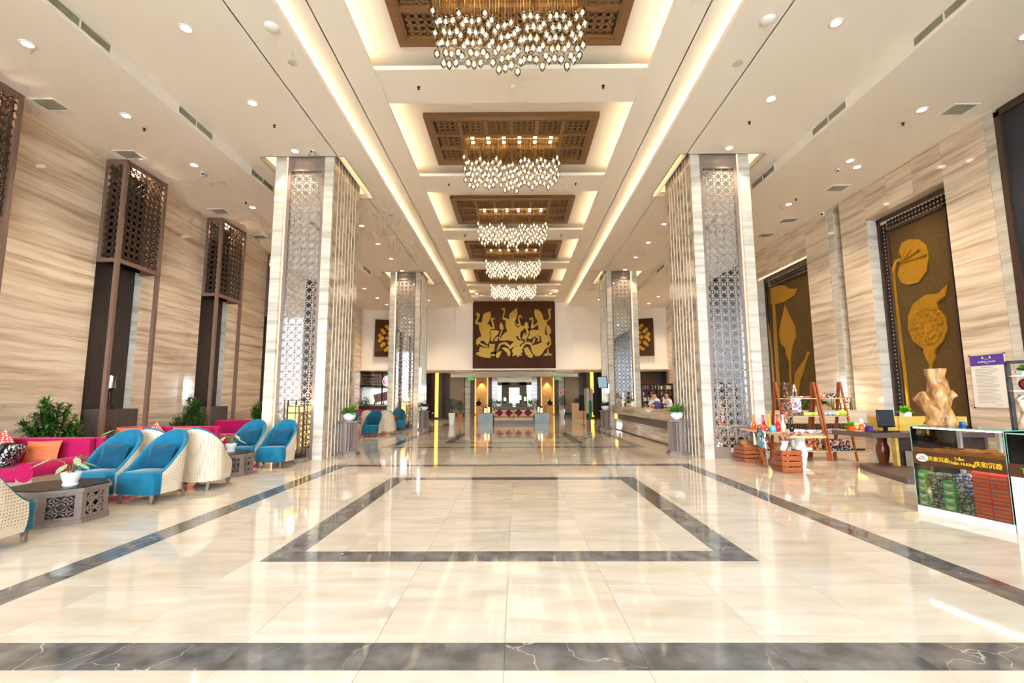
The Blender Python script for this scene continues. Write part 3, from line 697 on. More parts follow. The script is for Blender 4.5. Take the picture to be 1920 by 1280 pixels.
# ---------------------------------------------------------------- wall lantern towers
def tower():
    t = thing('lattice_lantern_tower', '', 'lantern', group='lattice lantern towers along the left wall')
    for x, y in ((.46, 0.0), (.46, 1.35)): MB().box(x, y, 0, x + .09, y + .09, 7.58).build('post', 'wood_brown', t)
    for y in (0.0, 1.36): MB().box(.025, y, 4.9, .10, y + .08, 7.58).build('wall_post', 'wood_brown', t)
    for z0, z1 in ((4.90, 5.00), (7.46, 7.58)):
        m = MB().box(.46, .09, z0, .54, 1.35, z1).box(.1, .0, z0, .46, .08, z1).box(.1, 1.36, z0, .46, 1.44, z1); m.build('rail', 'wood_brown', t)
    p = .176
    o = lattice(MB(), 7, 14, p, .02, lambda u, v, w: (.49 + w, .104 + u, v + 4.995)).build('lattice', 'lattice_dark', t, fix=False); o['kind'] = 'stuff'
    for yy, sg in ((.03, -1), (1.41, 1)):
        o = lattice(MB(), 2, 14, p, .02, lambda u, v, w: (.105 + u, yy + sg * w, v + 4.995)).build('lattice', 'lattice_dark', t, fix=False); o['kind'] = 'stuff'
    MB().box(.025, .11, 4.95, .04, 1.34, 7.5).build('back_board', 'void_black', t)  # black sheet added so the inside reads dark through the lattice
    MB().box(.0, .02, 7.52, .46, 1.40, 7.56).build('top_board', 'wood_brown', t)
    MB().cyl((.25, .72, 7.47), (.25, .72, 7.515), .06, n=12).build('lamp', 'lamp_disc', t)
    lamp('POINT', 'lantern_bulb', (.25, .72, 7.35), 14, WARM2, t, radius=.05)
    return t
T0 = tower()
for k, y in enumerate(TOW):
    lab = 'dark lattice lantern tower on posts against the left wall, %s from the camera' % ORD[k]
    if k == 0: T0.location = (-10.37, y, 0); T0['label'] = lab
    else: copy_tree(T0, (-10.37, y, 0), 0, lab)

# plinths and hurricane candle lamps inside the towers
def candle_lamp():
    t = thing('hurricane_lamp', '', 'candle lamp', group='hurricane lamps on the dark plinths')
    MB().lathe((0, 0, 0), [(.13, 0), (.14, .03), (.10, .05), (.11, .08), (.05, .12), (.035, .16), (.055, .19), (.03, .22), (.04, .27), (.025, .30), (.045, .34), (.03, .38), (.05, .42), (.03, .46), (.11, .50), (.12, .52), (.0, .525)], 18).build('candlestick', 'bronze_metal', t)
    MB().lathe((0, 0, .525), [(.10, 0), (.10, .32)], 18).build('glass_cylinder', 'glass_drop', t)
    MB().lathe((0, 0, .53), [(.035, 0), (.035, .16), (.0, .17)], 12).build('candle', 'ceramic_white', t)
    MB().ell((0, 0, .725), .012, .012, .035, 8, 6).build('flame', 'candle_glow', t)
    return t
C0 = candle_lamp()
for k, y in enumerate(TOW[:4]):
    pl = MB().box(-10.50, y + .12, 0, -9.98, y + 1.27, 1.25).build('stone_plinth', 'stone_grey_dark')
    tag(pl, 'dark stone plinth under the %s lantern tower from the camera' % ORD[k], 'plinth', 'plinths in the tower recesses')
    lab = 'candle lamp of bronze and glass on the plinth of the %s lantern tower' % ORD[k]
    if k == 0: C0.location = (-10.2, y + .6, 1.25); C0['label'] = lab
    else: copy_tree(C0, (-10.2, y + .6, 1.25), 0, lab)

# ---------------------------------------------------------------- gold relief panels
def relief(polys, root, fn, w0, w1, mat, name='gold_relief'):
    for i, p in enumerate(polys):
        MB().prism(p, fn, w0, w1 + 0.004 * (i % 5)).build(name, mat, root)
A_leaf = [(12.5, 4.89), (12.33, 5.08), (12.45, 5.33), (12.34, 5.54), (12.11, 5.57), (11.81, 5.47), (11.6, 5.25), (11.57, 4.95), (11.68, 4.6), (11.95, 4.38), (12.26, 4.39), (12.48, 4.51), (12.56, 4.74)]
A_stem = [(12.35, 5.09), (12.54, 5.08), (12.66, 4.87), (12.68, 4.45), (12.66, 3.49), (12.62, 2.15), (12.61, 1.0), (12.69, 1.0), (12.70, 2.16), (12.75, 3.51), (12.77, 4.46), (12.74, 4.95), (12.60, 5.15), (12.36, 5.16)]
A_bud = [(11.14, 4.14), (11.23, 3.87), (11.48, 3.77), (11.47, 3.61), (11.29, 3.39), (11.27, 3.09), (11.43, 2.81), (11.65, 2.65), (11.7, 2.53), (11.68, 2.44), (11.8, 2.29), (11.82, 2.12), (11.86, 1.0), (11.93, 1.0), (11.88, 2.3), (11.96, 2.46), (12.0, 2.59), (11.99, 2.69), (12.28, 2.91), (12.4, 3.25), (12.36, 3.58), (12.16, 3.87), (11.77, 4.02), (11.42, 3.97), (11.27, 4.06)]
B_all = [[(19.8, 5.87), (18.88, 5.88), (18.77, 6.06), (18.61, 5.87), (17.91, 5.75), (17.53, 5.52), (17.08, 5.41), (17.24, 5.21), (18.0, 5.09), (18.61, 5.14), (19.8, 5.36)], [(18.79, 5.18), (18.61, 5.14), (18.64, 3.47), (18.7, 1.14), (18.88, 1.13), (18.87, 3.5)],
         [(17.93, 4.98), (17.72, 4.6), (17.39, 4.08), (17.37, 3.7), (17.64, 3.36), (17.75, 3.09), (17.82, 2.82), (17.95, 1.15), (18.06, 1.15), (17.91, 2.83), (18.08, 3.12), (18.08, 3.32), (18.36, 3.54), (18.44, 3.94), (18.26, 4.4), (18.04, 4.71)],
         [(19.8, 4.81), (19.32, 4.73), (19.08, 4.33), (19.19, 3.94), (19.56, 3.62), (19.8, 3.76)], [(19.28, 4.31), (19.05, 4.17), (19.0, 3.51), (18.95, 1.04), (19.13, 1.03), (19.13, 3.52)],
         [(16.76, 3.09), (16.62, 3.03), (16.87, 2.75), (17.06, 2.4), (17.33, 2.06), (17.6, 1.16), (17.83, 1.15), (17.61, 2.34), (17.26, 2.6), (16.93, 2.84)], [(19.8, 3.12), (19.55, 2.95), (19.5, 2.54), (19.7, 2.04), (19.8, 1.95)]]
def scaled(p, k, dz=0):
    cx = sum(a for a, b in p) / len(p); cz = sum(b for a, b in p) / len(p); return [(cx + (a - cx) * k, cz + (b - cz) * k + dz) for a, b in p]
def art_panel(y0, y1, z0, z1, label, polys, extra):
    t = thing('lotus_relief_panel', label, 'wall panel', (0, 0, 0))
    MB().box(10.68, y0, z0, 10.81, y1, z1).build('backing_panel', 'panel_bronze', t)
    f = MB()
    for a, b, c, d in ((y0, y0 + .08, z0, z1), (y1 - .08, y1, z0, z1), (y0, y1, z1 - .1, z1), (y0 + .30, y0 + .36, z0, z1 - .4), (y1 - .36, y1 - .30, z0, z1 - .4), (y0 + .30, y1 - .30, z1 - .46, z1 - .38)): f.box(10.62, a, c, 10.70, b, d)
    f.build('timber_frame', 'wood_dark', t)
    m = MB()
    for a, b, c, d in ((y0 + .08, y0 + .30, z0, z1 - .1), (y1 - .30, y1 - .08, z0, z1 - .1), (y0 + .3, y1 - .3, z1 - .38, z1 - .1)): m.box(10.67, a, c, 10.675, b, d)
    m.build('pale_inlay', 'scallop', t)
    p = .11; nz = int((z1 - .1 - z0) / p)
    for a in (y0 + .08, y1 - .30):
        o = lattice(MB(), 2, nz, p, .015, lambda u, v, w: (10.665 - w, a + u, z0 + v), .2).build('lattice', 'wood_dark', t, fix=False); o['kind'] = 'stuff'
    nx = int((y1 - y0 - .6) / p)
    o = lattice(MB(), nx, 2, p, .015, lambda u, v, w: (10.665 - w, y0 + .3 + u, z1 - .35 + v), .2).build('lattice', 'wood_dark', t, fix=False); o['kind'] = 'stuff'
    fn = lambda u, v, w: (10.68 - w, u * 1.029, 1.49 + (v - 1.49) * 1.029)
    relief(polys, t, fn, 0, .03, 'gold_relief'); relief(extra, t, fn, .03, .055, 'gold_relief', 'gold_relief_inlay')
    return t
veins = []
for k in range(9):
    a = radians(200 - k * 27); c = (12.42, 5.02); r = .55 + .12 * sin(k); e = (c[0] - .2 + r * cos(a) * -1, c[1] - .12 + r * sin(a) * .95)
    if 11.6 < e[0] < 12.45: veins.append([(c[0], c[1] - .01), (e[0], e[1] - .012), (e[0], e[1] + .012), (c[0], c[1] + .01)])
dots = []
for r, n, cz in ((.48, 20, 3.25), (.33, 14, 3.25), (.18, 8, 3.25)):
    for k in range(n):
        a = 2 * pi * k / n; cy, cz2 = 11.84 + r * .92 * cos(a), cz + r * .95 * sin(a); dots.append([(cy + .045 * cos(b), cz2 + .045 * sin(b)) for b in (0, 1.05, 2.09, 3.14, 4.19, 5.24)])
art_panel(10.97, 13.46, 0.35, 6.58, 'tall bronze wall panel with gold lotus leaf and bud relief, nearer one', [A_leaf, A_stem, A_bud], veins + dots)
art_panel(16.40, 19.81, 0.35, 6.42, 'tall bronze wall panel with gold lotus pods, partly behind the right column', B_all, [])

def mural():
    t = thing('dancer_mural', 'large dark mural with three gold dancers and lotus flowers on the end wall', 'mural', (0, 0, 0))
    for i in range(6):
        x0 = -2.86 + i * 5.72 / 6; MB().box(x0 + .004, 32.70, 3.37, x0 + 5.72 / 6 - .004, 32.94, 8.46).build('board', 'panel_brown', t)
    P = dict(
        figure=[[(435, 390), (450, 345), (500, 322), (542, 310), (550, 370), (530, 430), (500, 482), (530, 490), (548, 530), (545, 560), (530, 600), (540, 650), (525, 720), (500, 760), (470, 720), (430, 700), (400, 720), (420, 740), (500, 775), (530, 800), (440, 780), (385, 740), (370, 775), (350, 740), (355, 690), (390, 660), (420, 655), (410, 600), (395, 560), (388, 500), (405, 470), (425, 455)],
                [(340, 350), (365, 325), (395, 345), (400, 375), (378, 420), (365, 455), (400, 460), (425, 462), (415, 495), (370, 490), (335, 475), (340, 440), (360, 400), (372, 365), (345, 362)],
                [(520, 500), (560, 525), (575, 520), (560, 470), (545, 420), (555, 400), (605, 405), (600, 415), (572, 425), (582, 470), (600, 535), (590, 550), (540, 550)],
                [(545, 565), (610, 565), (655, 575), (650, 610), (610, 650), (580, 690), (575, 715), (550, 712), (545, 640)],
                [(790, 410), (798, 350), (850, 302), (902, 265), (905, 350), (888, 410), (868, 455), (875, 505), (915, 530), (960, 505), (990, 520), (985, 560), (945, 590), (935, 650), (960, 690), (930, 685), (900, 640), (880, 655), (910, 700), (960, 705), (985, 720), (930, 770), (840, 790), (800, 800), (790, 780), (860, 720), (780, 700), (700, 708), (665, 690), (700, 640), (730, 605), (770, 580), (750, 540), (742, 480), (750, 440)],
                [(692, 280), (715, 265), (738, 275), (742, 320), (725, 370), (715, 395), (760, 405), (780, 420), (770, 440), (720, 430), (698, 410), (705, 370), (720, 320), (718, 295), (695, 292)],
                [(870, 460), (900, 485), (925, 480), (910, 420), (915, 380), (940, 358), (970, 390), (968, 410), (950, 395), (935, 385), (930, 420), (950, 490), (945, 510), (890, 510)],
                [(1135, 290), (1180, 290), (1225, 330), (1245, 380), (1255, 430), (1290, 440), (1300, 470), (1280, 520), (1275, 580), (1270, 620), (1300, 640), (1335, 680), (1330, 720), (1290, 740), (1310, 790), (1240, 760), (1220, 700), (1215, 640), (1180, 600), (1185, 520), (1165, 480), (1175, 440), (1140, 390), (1130, 340)],
                [(1240, 440), (1300, 430), (1330, 410), (1330, 370), (1310, 320), (1315, 290), (1345, 275), (1368, 305), (1340, 310), (1350, 360), (1352, 410), (1320, 440), (1270, 465)],
                [(1170, 470), (1130, 500), (1115, 500), (1120, 440), (1105, 390), (1060, 410), (1065, 425), (1090, 420), (1100, 450), (1085, 510), (1085, 545), (1110, 545), (1170, 500)],
                [(1185, 570), (1110, 560), (1065, 580), (1070, 620), (1035, 680), (1080, 685), (1130, 650), (1180, 640), (1215, 650)], [(1140, 640), (1190, 650), (1205, 670), (1190, 720), (1170, 720), (1180, 680), (1150, 665)]],
        plant=[[(545, 935), (470, 930), (400, 912), (345, 880), (360, 862), (400, 850), (385, 825), (405, 805), (390, 785), (420, 790), (470, 800), (530, 800), (525, 740), (560, 750), (600, 745), (600, 790), (580, 800), (600, 820), (580, 850), (545, 862)],
               [(620, 900), (635, 800), (660, 745), (720, 722), (770, 735), (800, 770), (830, 800), (805, 820), (770, 780), (720, 750), (680, 765), (655, 810), (645, 870), (600, 905), (550, 910), (552, 885), (595, 880)],
               [(950, 790), (960, 760), (1010, 725), (1060, 720), (1095, 745), (1105, 790), (1110, 850), (1180, 900), (1150, 920), (1110, 880), (1085, 830), (1080, 770), (1040, 750), (1000, 760), (975, 800)],
               [(825, 840), (850, 800), (835, 780), (880, 790), (920, 760), (945, 790), (980, 800), (960, 830), (978, 860), (945, 870), (968, 910), (930, 900), (905, 930), (885, 895), (828, 915), (845, 870)],
               [(690, 800), (740, 795), (790, 815), (808, 860), (800, 910), (775, 910), (765, 870), (720, 830)], [(985, 810), (1040, 790), (1060, 820), (1080, 860), (1105, 890), (1105, 930), (1070, 935), (1010, 890), (1000, 850)],
               [(680, 455), (705, 490), (722, 545), (700, 560), (665, 550), (662, 510)], [(690, 555), (705, 560), (690, 610), (670, 660), (680, 700), (660, 700), (655, 660), (675, 610)], [(1020, 450), (1045, 480), (1055, 535), (1020, 550), (990, 540), (992, 500)], [(1015, 545), (1035, 545), (1060, 600), (1040, 650), (1020, 680), (1020, 720), (1000, 720), (1003, 660), (1030, 610)],
               [(640, 645), (650, 670), (630, 710), (590, 715), (600, 680)], [(1000, 595), (1012, 620), (1005, 680), (965, 690), (975, 640)], [(1130, 660), (1140, 690), (1120, 740), (1095, 745), (1110, 700)], [(620, 870), (690, 840), (680, 880), (665, 910), (640, 938), (615, 920)],
               [(1100, 770), (1160, 760), (1230, 730), (1300, 760), (1310, 790), (1260, 830), (1240, 870), (1210, 905), (1170, 915), (1130, 890), (1110, 840)], [(1290, 470), (1310, 500), (1340, 520), (1355, 570), (1345, 620), (1320, 610), (1350, 690), (1352, 750), (1320, 800), (1300, 795), (1335, 740), (1335, 690), (1300, 620), (1290, 560)],
               [(1240, 905), (1270, 880), (1300, 870), (1300, 820), (1315, 820), (1315, 870), (1350, 880), (1363, 908), (1320, 900), (1280, 910)]])
    cv = lambda p: [((a - 857) * .00518, 3.37 + (1100 - b) * .00523) for a, b in p]
    fn = lambda u, v, w: (u, 32.70 - w, v)
    relief([cv(p) for p in P['plant']], t, fn, 0, .02, 'gold_mural', 'relief_lotus'); relief([cv(p) for p in P['figure']], t, fn, 0, .035, 'gold_mural', 'relief_figure')
    for i, x in enumerate((-2.25, -1.13, 0, 1.13, 2.25)):
        MB().cyl((x, 32.2, 8.49), (x, 32.2, 8.46), .05, n=10).build('picture_light', 'lamp_disc', t)
        lamp('SPOT', 'picture_spot', (x, 32.25, 8.42), 200, WARM, t, (radians(6), 0, 0), radians(46), .25, .03)
mural()
def side_picture(s, label):
    t = thing('carved_picture', label, 'picture', (s * 8.3, 32.62, 5.6), s * -0.365)
    MB().box(-1.28, -.03, -1.28, 1.28, .03, 1.28).build('board', 'panel_brown', t)
    rnd = random.Random(3); polys = []
    for r0, r1, n in ((.25, .62, 8), (.62, 1.0, 12), (.85, 1.12, 16), (0, .3, 6)):
        for k in range(n):
            a = 2 * pi * (k + .5 * (n % 3)) / n; h = pi / n * .8; polys.append([(r0 * cos(a), r0 * sin(a)), (.6 * (r0 + r1) * cos(a - h), .6 * (r0 + r1) * sin(a - h)), (r1 * cos(a), r1 * sin(a)), (.6 * (r0 + r1) * cos(a + h), .6 * (r0 + r1) * sin(a + h))] if r0 + r1 < 1.4 else [(r0 * cos(a), r0 * sin(a)), (.5 * (r0 + r1) * cos(a - h), .5 * (r0 + r1) * sin(a - h)), (r1 * cos(a), r1 * sin(a)), (.5 * (r0 + r1) * cos(a + h), .5 * (r0 + r1) * sin(a + h))])
    relief(polys, t, lambda u, v, w: (u, -.03 - w, v), 0, .03, 'gold_relief', 'carved_petal')
side_picture(-1, 'square dark picture with gold flower carving, end wall left')
side_picture(1, 'square dark picture with gold flower carving, end wall right')

# ---------------------------------------------------------------- ceiling panels and chandeliers
def ceiling_panel():
    t = thing('coffered_panel', '', 'ceiling panel', group='coffered lattice panels in the ceiling tray')
    hx, hy, z = 2.18, 1.225, 0.0
    m = MB()
    for x0, y0, x1, y1 in ((-hx, -hy, hx, -hy + .16), (-hx, hy - .16, hx, hy), (-hx, -hy + .16, -hx + .16, hy - .16), (hx - .16, -hy + .16, hx, hy - .16)): m.box(x0, y0, z, x1, y1, z + .125)
    m.build('outer_frame', 'wood_coffer', t)
    m = MB()
    for x0, y0, x1, y1 in ((-hx + .16, -hy + .16, hx - .16, -hy + .20), (-hx + .16, hy - .20, hx - .16, hy - .16), (-hx + .16, -hy + .2, -hx + .2, hy - .2), (hx - .2, -hy + .2, hx - .16, hy - .2)): m.box(x0, y0, z + .02, x1, y1, z + .12)
    m.build('inner_moulding', 'lattice_coffer', t)
    W, D = (2 * hx - .4) / 6, (2 * hy - .4) / 3; bw = .05
    for i in range(1, 6):
        x = -hx + .2 + i * W
        for y0, y1 in ((-hy + .2, -hy + .2 + D), (hy - .2 - D, hy - .2)) if 1 < i < 5 else ((-hy + .2, hy - .2),): MB().box(x - bw, y0, z + .01, x + bw, y1, z + .12).build('coffer_rib', 'wood_coffer', t)
    for j in (1, 2):
        y = -hy + .2 + j * D; MB().box(-hx + .2, y - bw, z + .012, hx - .2, y + bw, z + .12).build('coffer_rib', 'wood_coffer', t)
    me = lattice(MB(), 4, 4, .145, .012, lambda u, v, w: (u - .29, v - .29, -w), .12).mesh('lattice_insert')
    for i in range(6):
        for j in range(3):
            if j == 1 and 0 < i < 5: continue
            o = mk('lattice_insert', me, 'lattice_coffer', t, (-hx + .2 + (i + .5) * W, -hy + .2 + (j + .5) * D, z + .075)); o['kind'] = 'stuff'
    MB().box(-hx + .17, -hy + .17, z + .115, hx - .17, hy - .17, z + .122).build('backing_board', 'wood_dark', t)
    x0, x1, y0, y1 = -hx + .2 + W + bw, hx - .2 - W - bw, -hy + .2 + D + bw, hy - .2 - D - bw
    MB().box(x0, y0, z + .095, x1, y1, z + .11).build('mirror_plate', 'mirror_gold', t)
    for i in range(6):
        for j in (-.12, .12):
            x = x0 + (i + .5) * (x1 - x0) / 6; MB().cyl((x, j, z + .075), (x, j, z + .095), .045, n=10).build('spot_lens', 'lamp_disc', t)
    return t
PANY = [7.42, 12.23, 17.08, 21.88, 26.70]
P0 = ceiling_panel()
for k, y in enumerate(PANY):
    lab = 'brown coffered lattice panel in the ceiling above the %s chandelier from the camera' % ORD[k]
    if k == 0: P0.location = (0, y, 8.38); P0['label'] = lab
    else: copy_tree(P0, (0, y, 8.38), 0, lab)
def chandelier():
    t = thing('drop_chandelier', '', 'chandelier', group='glass drop chandeliers along the hall')
    glass = MB().lathe((0, 0, 0), [(.0008, -.105), (.016, -.088), (.046, -.045), (.062, 0), (.059, .035), (.040, .066), (.014, .080), (.008, .092)], 12).mesh('glass_drop')
    bulb = MB().lathe((0, 0, .004), [(.0008, -.038), (.017, -.024), (.023, 0), (.017, .026), (.005, .042)], 8).mesh('bulb')
    cap = MB().cyl((0, 0, .07), (0, 0, .10), .011, n=6).mesh('cap')
    cords = MB(); n = 24
    for i in range(n):
        m = min(i, n - 1 - i); x = -1.24 + 2.48 * i / (n - 1)
        tri = abs((m % 4) - 2) / 2.0                       # 1 at the peaks, 0 in the valleys
        for j in range(5):
            y = (j - 2) * .115 + (.03 if i % 2 else -.03); x = -1.24 + 2.48 * i / (n - 1) + (.027 if j % 2 else -.027)
            z = -.83 + .15 * tri - .105 * j + (-.10 if m >= 10 else 0) + (.05 if m == 0 else 0)
            d = mk('glass_drop', glass, 'glass_drop', t, (x, y, z)); mk('bulb', bulb, 'bulb_glow', d); mk('cap', cap, 'gold_metal', d)
            cords.cyl((x, y, z + .10), (x, y, -.01), .003, n=3, caps=False)
    cords.build('suspension_wires', 'gold_metal', t, fix=False)['kind'] = 'stuff'
    MB().box(-1.33, -.05, -.010, 1.33, .05, 0).build('canopy_plate', 'mirror_gold', t)
    return t
CH0 = chandelier()
for k, y in enumerate(PANY):
    lab = '%s glass drop chandelier from the camera' % ORD[k].capitalize()
    z = 8.474
    if k == 0: CH0.location = (0, y, z); CH0['label'] = lab
    else: copy_tree(CH0, (0, y, z), 0, lab)

# ---------------------------------------------------------------- downlights, vents, sprinklers
def downlight(x, y, z, label, energy=None, group='recessed downlights'):
    t = thing('downlight', label, 'downlight', (x, y, z), 0, group)
    MB().lathe((0, 0, 0), [(.115, 0), (.115, -.012), (.085, -.014), (.085, -.004)], 16).build('trim_ring', 'plastic_white', t)
    MB().cyl((0, 0, -.001), (0, 0, -.007), .083, n=16).build('lens', 'lamp_disc', t)
    lamp('SPOT', 'downlight_beam', (0, 0, -.02), E_DOWN if energy is None else energy, WARM, t, spot=radians(105), blend=.7, radius=.07)
for s, sd in ((-1, 'left'), (1, 'right')):
    for k, y in enumerate((7.5, 9.6, 11.62, 17.0, 19.1, 21.2, 23.3, 30.6)): downlight(s * 5.6, y, ZC, '%s downlight from the camera in the row over the %s columns' % (ORD[k], sd), E_DOWN * (2.2 if y > 25 else 1))
    for k, y in enumerate((7.5, 9.6, 11.8, 14.6, 17.3, 26.0, 28.5, 30.6)): downlight(s * (8.33 if s < 0 else 8.8), y, ZS, '%s downlight from the camera in the row near the %s wall' % (ORD[k], sd), E_DOWN * (1.7 if y > 25 else 1))
    downlight(s * 2.4, 30.2, 8.20, 'small downlight above the mural, %s side' % sd, 40)
    for k, (x, y) in enumerate(((2.75, 35.2), (3.2, 37.4))): downlight(s * x, y, 3.36, '%s downlight in the low soffit, %s of the long sofa' % (ORD[k], sd), 30)
    lamp('SPOT', 'alcove_spot', (s * 2.95, 42.85, 3.3), 90, WARM2, None, (radians(8), 0, 0), radians(60), .5, .03)
downlight(9.23, 12.15, ZS, 'extra downlight beside the third one near the right wall')
downlight(9.0, 33.6, 3.36, 'downlight over the dark bookshelf bay behind reception', 40)
def vent(x, y, label):
    t = thing('ceiling_vent', label, 'vent', (x, y, ZS), 0, 'square ceiling vents')
    m = MB()
    for a in ((-.27, -.22, .27, -.18), (-.27, .18, .27, .22), (-.27, -.18, -.23, .18), (.23, -.18, .27, .18)): m.box(a[0], a[1], -.015, a[2], a[3], 0)
    m.build('frame', 'plastic_white', t); MB().box(-.23, -.18, -.003, .23, .18, 0).build('backing', 'metal_grille', t)
    for k in range(9): MB().obox((0, -.16 + k * .04, -.008), (.46, .022, .003), Rx(.5)).build('slat', 'plastic_grey', t)
for s, sd in ((-1, 'left'), (1, 'right')):
    for k, y in enumerate((5.5, 9.2, 11.25, 14.9, 17.4, 20.5) if s < 0 else (5.5, 9.6, 13.45, 16.0, 17.5, 20.5)): vent(s * 9.58, y, '%s square ceiling vent from the camera along the %s wall' % (ORD[k], sd))
def slot_vent(s, y0, y1, label):
    t = thing('slot_vent', label, 'vent', (s * 7.19, (y0 + y1) / 2, 7.725), 0, 'slot vents in the ceiling fascia'); L = (y1 - y0) / 2
    X = lambda a, b: sorted((-s * a, -s * b))
    fr = MB()
    for a, b, c, d in ((-L, L, .075, .095), (-L, L, -.095, -.075), (-L, -L + .03, -.075, .075), (L - .03, L, -.075, .075), (-.015, .015, -.075, .075)):
        x0, x1 = X(0, .02); fr.box(x0, a, c, x1, b, d)
    fr.build('frame', 'plastic_white', t); x0, x1 = X(0, .004); MB().box(x0, -L, -.075, x1, L, .075).build('backing', 'grille_dark', t)
    for k in range(6): x0, x1 = X(.004, .016); MB().box(x0, -L + .03, -.066 + k * .025, x1, L - .03, -.054 + k * .025).build('louvre', 'metal_grille', t)
for s, sd in ((-1, 'left'), (1, 'right')):
    for k, (a, b) in enumerate(((6.6, 7.85), (9.55, 10.75), (12.4, 13.65), (16.2, 17.4), (19.2, 20.4), (22.1, 23.3))): slot_vent(s, a, b, '%s slot vent from the camera in the %s ceiling step' % (ORD[k], sd))
def sprinkler(x, y, z, label):
    t = thing('sprinkler', label, 'sprinkler', (x, y, z), 0, 'ceiling sprinklers')
    MB().cyl((0, 0, 0), (0, 0, -.008), .035, n=12).cyl((0, 0, -.008), (0, 0, -.05), .012, n=8).build('body', 'bronze_metal', t); MB().cyl((0, 0, -.05), (0, 0, -.056), .028, n=10).build('deflector', 'bronze_metal', t)
for s, sd in ((-1, 'left'), (1, 'right')):
    for k, y in enumerate((10.1, 14.2)): sprinkler(s * (8.32 if s < 0 else 8.8), y, ZS, '%s small sprinkler near the %s wall' % (ORD[k], sd))
    sprinkler(s * 5.55, 10.45, ZC, 'small sprinkler in front of the near %s column' % sd)
    for k, y in enumerate((9.6, 14.33, 19.1)): sprinkler(s * 2.0, y, 8.20, '%s sprinkler on the ceiling cross beams, %s end' % (ORD[k], sd))
def dome(x, y, z, r, h, label, cat='detector', mat='plastic_white'):
    tag(MB().lathe((0, 0, 0), [(r, 0), (r, -.01), (r * .92, -h * .6), (r * .5, -h), (0.0005, -h)], 18).build('smoke_detector' if cat == 'detector' else 'ceiling_speaker', mat, None, (x, y, z)), label, cat)
dome(-4.1, 7.48, ZC, .12, .06, 'white domed detector on the left ceiling beside the first cove'); dome(4.39, 7.42, ZC, .12, .06, 'white domed detector on the right ceiling beside the first cove')
dome(-4.15, 8.36, ZC, .09, .012, 'flat round ceiling speaker left of the second chandelier', 'speaker', 'plastic_grey'); dome(4.37, 8.48, ZC, .09, .012, 'flat round ceiling speaker right of the second chandelier', 'speaker', 'plastic_grey')
dome(0.05, 9.6, 8.20, .06, .05, 'small white detector on the first cross beam'); dome(-4.25, 16.0, ZC, .1, .012, 'flat ceiling speaker behind the near left column', 'speaker', 'plastic_grey'); dome(-4.17, 19.0, ZC, .09, .05, 'white detector behind the near left column')
def camera_unit(x, y, z, label, aim):
    t = thing('security_camera', label, 'camera', (x, y, z), aim)
    MB().cyl((0, 0, 0), (0, 0, -.05), .045, n=12).build('mount', 'plastic_white', t); MB().cyl((0, .05, -.075), (0, -.11, -.095), .042, n=14).build('body', 'plastic_white', t); MB().cyl((0, -.11, -.095), (0, -.116, -.096), .033, n=12).build('lens', 'plastic_black', t)
camera_unit(-5.14, 11.6, ZC, 'white security camera on the ceiling before the near left column', 0.2)
camera_unit(-8.37, 12.2, ZS, 'white security camera on the ceiling near the left wall', .6); camera_unit(8.8, 12.27, ZS, 'white security camera on the ceiling near the right wall', -.6)
camera_unit(10.1, 14.95, 7.45, 'silver security camera on the right wall beside the dark recess', -.9)
